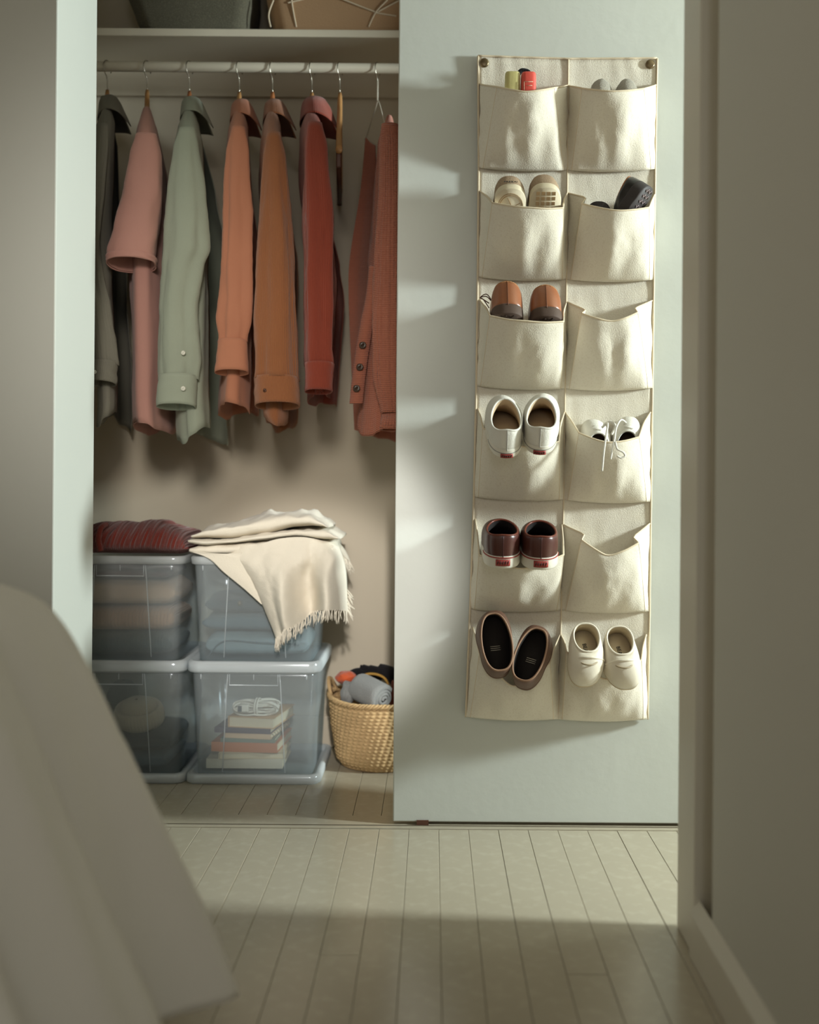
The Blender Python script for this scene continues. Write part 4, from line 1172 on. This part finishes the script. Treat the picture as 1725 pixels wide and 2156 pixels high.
    if tread == 'ring':
        pr = [tube_vf([(r*math.cos(a*2*PI/24)*.85, .040+r*math.sin(a*2*PI/24), -.0004) for a in range(24)], .0010, 4, closed=True) for r in (.030, .026)]
        pr.append(tube_vf([(-.006, .02, -.0004), (.004, .04, -.0004), (.002, .062, -.0004)], .0008, 4)); pr.append(tube_vf([(.02, .03, -.0004), (.004, .04, -.0004)], .0008, 4))
        V, Fc = merge(pr); mk('tread', V, Fc, mats.get('tread', mats['sole']), root, smooth=False, local=True)
    if tread == 'lug':
        pr = []
        for j in range(5):
            y = .008+.012*j
            for i in range(4):
                x = -.024+.016*i
                if abs(x) < hwid(min(.99, max(.01, y/L)))-.011:
                    pr.append(tube_vf(resample([Vector((x-.007, y, -.0008)), Vector((x-.002, y+.004, -.0008)), Vector((x+.003, y-.002, -.0008)), Vector((x+.008, y+.003, -.0008))], 8), .0016, 4))
        V, Fc = merge(pr); mk('tread', V, Fc, mats.get('tread', mats['sole']), root, smooth=False, local=True)
    if extra: extra(root, ol_, co, hwid)
    return root
def sm(name, rgb, rough=.5, bs=120, bst=.1, spec=.4): return paint(name, rgb, rough, .06, 25, bs, bst, spec)
M['ink'] = sm('dark_ink', (40, 36, 34)); M['red'] = sm('red_rubber', (160, 62, 56)); M['whiterub'] = sm('white_rubber', (226, 220, 206), .45)
white = dict(upper=sm('white_canvas', (226, 222, 212), .75, 300, .2), sole=M['whiterub'], lining=sm('beige_lining', (206, 182, 150), .9), stripe=sm('grey_line', (150, 146, 138)), tab=M['red'], ink=M['ink'], seam=sm('grey_seam', (176, 172, 164)))
maroon = dict(upper=sm('maroon_leather', (82, 46, 40), .3, 90, .06, .6), sole=M['whiterub'], lining=sm('black_lining', (30, 24, 24), .9), stripe=M['red'], tab=M['red'], ink=M['ink'], binding=sm('maroon_binding', (112, 58, 44), .35), seam=sm('maroon_seam', (70, 34, 30), .4))
tan = dict(upper=sm('tan_leather', (154, 96, 64), .32, 100, .06, .6), sole=sm('brown_rubber', (86, 68, 58), .7), lining=sm('tan_lining', (150, 110, 78), .9), binding=sm('tan_weave', (176, 124, 82), .8, 400, .5), seam=sm('dark_stitch', (104, 60, 34)), tread=sm('brown_tread', (70, 56, 48), .8))
beige = dict(upper=sm('taupe_knit', (166, 142, 116), .9, 400, .5), sole=sm('cream_rubber', (220, 206, 178), .6), lining=sm('taupe_lining', (150, 128, 104), .9), tread=sm('tan_tread', (168, 138, 100), .7), ink=M['ink'])
black = dict(upper=sm('black_leather', (34, 31, 30), .3, 90, .06, .6), sole=sm('black_rubber', (58, 52, 52), .6), lining=sm('brown_footbed', (170, 112, 70), .8), tread=sm('grey_tread', (126, 112, 112), .7), binding=sm('brown_edge', (170, 112, 70), .7))
brown = dict(upper=sm('brown_leather', (104, 76, 62), .4, 100, .08, .5), sole=sm('brown_sole', (96, 66, 50), .5), lining=sm('dark_insole', (38, 32, 30), .85), binding=sm('worn_edge', (150, 116, 92), .6))
cream = dict(upper=sm('cream_leather', (228, 218, 200), .45, 110, .1), sole=sm('sand_sole', (196, 176, 146), .7), lining=sm('cream_lining', (216, 200, 172), .8), ink=M['ink'], seam=sm('cream_stitch', (172, 156, 130)))

# row 2 left: taupe knit shoes, soles out
gS = 'shoes in the canvas organizer'
def bt_text(root, ol_, co, hwid):
    cu = bpy.data.curves.new('heel_lettering', 'FONT'); cu.body = 'FREZAI'; cu.size = .009; cu.align_x = 'CENTER'; cu.extrude = .0003
    tmp = bpy.data.objects.new('heel_lettering', cu); COL.objects.link(tmp)
    dg = bpy.context.evaluated_depsgraph_get(); me = bpy.data.meshes.new_from_object(tmp.evaluated_get(dg)); bpy.data.objects.remove(tmp)
    o = bpy.data.objects.new('heel_lettering', me); me.materials.append(M['ink']); COL.objects.link(o); o.parent = root
    o.matrix_local = Matrix.Translation((0, -.0045, .0195)) @ Matrix.Rotation(math.radians(90), 4, 'X')
A_ = math.radians(40)
Tb, Ub = (0, math.sin(A_), -math.cos(A_)), (0, math.cos(A_), math.sin(A_))
shoe('knit_shoe', 'taupe knit shoe with lettered heel and plain round sole', gS, Tb, Ub, (0, 0, .012), (1076, 392, .102), beige, L=.092, W=.066, st=.021, hh=.068, hv=.052, heel_w=1.0, tread='ring', seam=False, extra=bt_text, cb=.055)
shoe('knit_shoe', 'taupe knit shoe with waffle grid sole facing out', gS, (0, math.sin(A_), -math.cos(A_)), Ub, (0, 0, .012), (1150, 390, .102), beige, L=.092, W=.067, st=.021, hh=.070, hv=.052, heel_w=1.0, tread='grid', seam=False, cb=.055)
# row 2 right: black clogs
shoe('black_clog', 'black leather clog standing on end with patterned sole turned out', gS, (-.52, .30, -.80), (-.72, .40, .62), (0, .0, .018), (1357, 385, .085), black, L=.088, W=.066, st=.022, hh=.050, hv=.044, heel_w=1.0, tread='lug', seam=False, cb=.06)
shoe('black_clog', 'black leather clog lying low behind the pocket rim', gS, (0, .10, -1), (0, 1, .10), (0, 0, .0), (1262, 424, .040), black, L=.07, W=.052, st=.010, hh=.032, hv=.026, cw=.018, heel_w=1.0, seam=False, cb=.05)
# row 3 left: tan leather lace-ups
A_ = math.radians(63)
def lacing(root, ol_, co, hwid):
    for q in range(2):
        tube('shoelace', resample([Vector((-.026, .05, .06)), Vector((-.04, .035, .066+.006*q)), Vector((-.054, .028, .058)), Vector((-.048, .02, .048)), Vector((-.036, .03, .046-.012*q))], 24), .0011, M['wood_dark'], root, n=5, local=True)
Tt, Ut = (0, math.sin(A_), -math.cos(A_)), (0, math.cos(A_), math.sin(A_))
shoe('lace_up_shoe', 'tan leather lace-up shoe with trailing dark laces', gS, Tt, Ut, (0, 0, .016), (1070, 646, .108), tan, L=.086, W=.068, st=.022, hh=.082, hv=.062, heel_w=1.0, tread='lug', cb=.055, extra=lacing)
shoe('lace_up_shoe', 'tan leather lace-up shoe nearest the centre seam', gS, (.02, math.sin(A_), -math.cos(A_)), Ut, (0, 0, .016), (1152, 652, .108), tan, L=.086, W=.068, st=.022, hh=.080, hv=.062, heel_w=1.0, tread='lug', cb=.055)
# row 4 left: white sneakers, heels out
A_ = math.radians(30)
Tw, Uw = (0, math.cos(A_), math.sin(A_)), (0, -math.sin(A_), math.cos(A_))
def eyelets(root, ol_, co, hwid):
    for i in range(4):
        tube('lace_bar', [(.012+.010, .085+.009*i, .078-.004*i), (-.012-.010, .085+.009*i, .078-.004*i)], .0016, white['upper'], root, n=5, local=True)
shoe('white_sneaker', 'white canvas sneaker with heel tag, the taller of its pair', gS, (-.02,)+Tw[1:], Uw, (0, 0, 0), (1067, 964, .165), white, L=.165, W=.074, st=.017, hh=.058, hv=.080, cb=.098, cw=.031, heel_w=.9, dip=.008, tag_=(.024, .0085, .005), foxing=True, mir=-1)
shoe('white_sneaker', 'white canvas sneaker with heel tag beside the taller one', gS, (.10,)+Tw[1:], Uw, (0, 0, 0), (1136, 957, .165), white, L=.165, W=.074, st=.017, hh=.056, hv=.078, cb=.094, cw=.031, heel_w=.9, dip=.008, tag_=(.024, .0085, .005), foxing=True)
# row 4 right: white sneakers with hanging laces, toes up
A_ = math.radians(74)
Tu, Uu = (-.06, math.cos(A_), math.sin(A_)), (0, -math.sin(A_), math.cos(A_))
wl2 = dict(white); wl2['lining'] = sm('dark_lining', (70, 52, 42), .9)
def lace_a(root, ol_, co, hwid):
    for i in range(3):
        tube('lace_bar', [(.010, .072+.008*i, .050-.005*i), (-.010, .073+.008*i, .050-.005*i)], .0019, white['upper'], root, n=6, local=True)
s1 = shoe('laced_sneaker', 'white sneaker lying on its back with long hanging lace', gS, Tu, Uu, (0, .062, .050), (1260, 914, .068), wl2, L=.105, W=.058, hh=.040, hv=.050, cb=.065, cw=.0235, seam=False, extra=lace_a, st=.014, mir=-1)
s2 = shoe('laced_sneaker', 'white sneaker with looped lace beside the pocket side', gS, (.06,)+Tu[1:], Uu, (0, .062, .050), (1324, 910, .068), wl2, L=.107, W=.058, hh=.040, hv=.050, cb=.065, cw=.0235, seam=False, extra=lace_a, st=.014)
def hanging_lace(pts, root, r=.0021):
    inv = root.matrix_world.inverted()
    q = [inv @ P(u, v, D-.004-p) for u, v, p in pts]
    tube('hanging_lace', resample(q, 40), r, white['upper'], root, n=6, local=True)
bpy.context.view_layer.update()
hanging_lace([(1272,893,.075),(1280,892,.10),(1277,915,.115),(1272,950,.125),(1268,992,.125)], s1)
hanging_lace([(1268,900,.08),(1284,888,.09),(1296,897,.10),(1288,915,.105)], s1, .0026)
hanging_lace([(1318,890,.09),(1308,884,.10),(1298,900,.112),(1294,925,.12),(1290,945,.125),(1286,967,.125)], s2)
hanging_lace([(1296,930,.122),(1300,945,.127),(1312,952,.127),(1316,960,.126),(1308,964,.126),(1300,960,.126)], s2)
# row 5 left: maroon leather slip-ons, heels out
A_ = math.radians(13)
Tm, Um = (0, math.cos(A_), math.sin(A_)), (0, -math.sin(A_), math.cos(A_))
shoe('leather_slip_on', 'maroon leather slip-on with red heel tag against the pocket edge', gS, (0,)+Tm[1:], Um, (0, 0, 0), (1059, 1197, .165), maroon, L=.15, W=.077, st=.023, hh=.066, hv=.074, cb=.090, cw=.032, heel_w=.98, dip=.004, tag_=(.028, .013, .012), stripe=True, mir=-1)
shoe('leather_slip_on', 'maroon leather slip-on with red heel tag next to the centre seam', gS, (.03,)+Tm[1:], Um, (0, 0, 0), (1139, 1200, .165), maroon, L=.15, W=.077, st=.023, hh=.066, hv=.074, cb=.090, cw=.032, heel_w=.98, dip=.004, tag_=(.028, .013, .012), stripe=True)
# row 6 left: dark brown loafers, openings out
def insole_print(root, ol_, co, hwid):
    pr = [tube_vf([(-.010, .056+.004*i, .0125), (.010, .056+.004*i, .0125)], .0006, 4) for i in range(3)]
    V, Fc = merge(pr); mk('insole_print', V, Fc, cream['upper'], root, local=True)
shoe('brown_loafer', 'worn brown loafer standing upright at the pocket edge', gS, (-.12, .40, .90), (.05, -.90, .40), (0, 0, .02), (1053, 1424, .104), brown, L=.138, W=.074, st=.009, hh=.044, hv=.036, cb=.126, cw=.0325, puff=.2, dip=-.002, seam=False, heel_w=.88, extra=insole_print, sgrow=1.01)
shoe('brown_loafer', 'worn brown loafer leaning towards the centre seam', gS, (.34, .42, .84), (-.18, -.88, .42), (0, 0, .02), (1098, 1446, .108), brown, L=.135, W=.072, st=.009, hh=.044, hv=.036, cb=.122, cw=.0315, puff=.2, dip=-.002, seam=False, heel_w=.88, extra=insole_print, sgrow=1.01, mir=-1)
# row 6 right: cream moccasins, toes out
def moc(root, ol_, co, hwid):
    # raised apron seam across the vamp
    pts = []
    for i in range(15):
        t = -1+2*i/14
        pts.append(Vector((.027*t, .100-.026*abs(t)**2.2, .054-.018*abs(t)**2)))
    tube('apron_seam', pts, .0016, cream['seam'], root, n=6, local=True)
    tube('saddle_strap', [Vector((.034*t, .080+.004*(1-t*t), .0545-.022*abs(t)**2.2)) for t in [-1+2*i/14 for i in range(15)]], [.003]*15, cream['upper'], root, n=8, local=True)
    cu = bpy.data.curves.new('insole_lettering', 'FONT'); cu.body = 'BEA'; cu.size = .011; cu.align_x = 'CENTER'; cu.extrude = .0002
    tmp = bpy.data.objects.new('insole_lettering', cu); COL.objects.link(tmp)
    dg = bpy.context.evaluated_depsgraph_get(); me = bpy.data.meshes.new_from_object(tmp.evaluated_get(dg)); bpy.data.objects.remove(tmp)
    o = bpy.data.objects.new('insole_lettering', me); me.materials.append(M['ink']); COL.objects.link(o); o.parent = root
    o.matrix_local = Matrix.Translation((.002, .044, .0120)) @ Matrix.Rotation(math.radians(100), 4, 'Z')
shoe('cream_moccasin', 'cream leather moccasin next to the centre seam', gS, (.0, -.56, -.83), (.02, -.83, .56), (0, .123, .02), (1238, 1438, .135), cream, L=.125, W=.073, st=.008, hh=.046, hv=.055, cb=.072, cw=.0275, dip=.002, seam=False, heel_w=.88, extra=moc, sgrow=1.0)
shoe('cream_moccasin', 'cream leather moccasin at the outer pocket edge', gS, (.07, -.56, -.83), (-.02, -.83, .56), (0, .123, .02), (1317, 1444, .135), cream, L=.125, W=.073, st=.008, hh=.046, hv=.055, cb=.072, cw=.0275, dip=.002, seam=False, heel_w=.88, extra=moc, sgrow=1.0, mir=-1)

# row 1: bottles and slippers
M['yellow_card'] = sm('yellow_plastic', (200, 190, 130), .4); M['coral'] = sm('coral_plastic', (226, 92, 80), .4)
M['felt'] = paint('grey_felt', (178, 170, 154), .98, .15, 60, 700, .9, .05, .4)
gP = 'care products in the top pocket'
def pot(name, label, u0, u1, vt, p, mat, depth, lines):
    a, b = P(u0, vt, D-.004-p), P(u1, vt, D-.004-p)
    cx_, w_ = (a.x+b.x)/2, (b.x-a.x)/2; h_ = .085
    root = thing(name, label, 'container', (cx_, a.y, a.z-h_), gP)
    rings = []
    for z_, g in ((0, .97), (.003, 1), (h_-.030, 1), (h_-.029, 1.0), (h_-.010, .99), (h_-.003, .96), (h_, .86)):
        ring = []
        for k in range(33):
            dx, dy = superel(2*PI*k/32, w_*g, depth*g, 3.4); ring.append(Vector((cx_+dx, a.y+dy, a.z-h_+z_)))
        rings.append(ring)
    V, Fc, UV = loft(rings, True, True); mk('container', V, Fc, mat, root, UV)
    for l in lines:
        tube('printed_line', [P(u, v, D-.004-p-depth-.0002) for u, v in l], .0006, M['page'], root, n=4)
    return root
pot('shoe_polish_bottle', 'pale yellow square bottle in the top pocket', 1063, 1096, 154, .058, M['yellow_card'], .014, [])
pot('care_product_tin', 'coral red printed container beside the yellow bottle', 1097, 1129, 155, .060, M['coral'], .015, [[(1104,172),(1123,172)], [(1104,190),(1104,172)], [(1110,180),(1121,180)]])
rb = thing('shoe_brush', 'dark brush handle behind the bottles', 'brush', tuple(P(1102, 170, D-.03)), gP)
V, Fc = tube_vf(resample([P(1092, 156, D-.038), P(1098, 149, D-.038), P(1106, 149, D-.038), P(1114, 154, D-.038), P(1116, 176, D-.038)], 20), .005, 8)
mk('handle', V, Fc, M['black_wool'], rb)
gF = 'felt slippers in the top pocket'
for (u, lab) in ((1266, 'grey felt slipper toe next to the centre seam'), (1320, 'grey felt slipper toe near the brass grommet')):
    blob('felt_slipper', lab, 'slipper', P(u, 204, D-.061), .0235, .022, .036, M['felt'], u*.01, .06, group=gF)

# ------------------------------------------------------------------ bed cover in the foreground
M['cover'] = paint('grey_cotton', (238, 234, 224), .9, .05, 5, 300, .12, .1, .1)
pf = [(.605,-.75),(.606,-.60),(.600,-.530),(.57,-.462),(.496,-.418),(.394,-.376),(.29,-.332),(.195,-.290),(.105,-.258)]
bd = thing('bed_cover', 'grey beige cotton bed cover hanging from the bed corner', 'bed cover', (-.55, .9, .0))
rws = []
NP = 46
for j in range(NP+1):
    t = j/NP
    q = resample([Vector((z_, x, 0)) for z_, x in pf], NP+1)[j]
    z_, x = q.x, q.y
    row = []
    for i in range(121):
        s = i/120
        if s < .8: y = .25+(1.34-.25)*s/.8; cor = 0
        else: cor = (s-.8)/.2; y = 1.34
        a = cor*PI/2
        out = x+.55
        drop_ = max(0, (.6-z_)/.5)
        fold = -.045*drop_ + drop_**.7*(.060*math.sin(29*(y if cor == 0 else 1.34+cor*.35)+1.2*z_+1.0)+.018*math.sin(67*y+1))
        o_ = max(0, out)+fold*(0 if out < 0 else 1)
        if cor == 0: p = Vector((-.55+(out if out < 0 else o_), y, z_))
        else:
            k = max(0, out)
            p = Vector((-.55+(out if out < 0 else 0)+ (k+fold)*math.cos(a) - cor*.5*0, 1.34+(k*.25+fold*.4)*math.sin(a), z_))
        p.z += .02*drop_*nz(y*5, s*6, 1) if t > .6 else 0
        row.append(p)
    rws.append(row)
V, Fc, UV = grid(rws); mk('cloth', V, Fc, M['cover'], bd, UV, solid=.004)
be = thing('bed', 'low bed hidden beneath the grey bed cover', 'bed', (-1.2, .7, 0))
box('mattress', (-1.9, -.56, -.3, 1.32, .32, .596), M['page'], be, bevel=.03)
box('bed_base', (-1.88, -.62, -.28, 1.28, .14, .32), M['wood_dark'], be, bevel=.005)
for x_ in (-1.85, -.66):
    for y_ in (-.25, 1.2): box('leg', (x_, x_+.05, y_, y_+.05, 0, .14), M['wood_dark'], be)
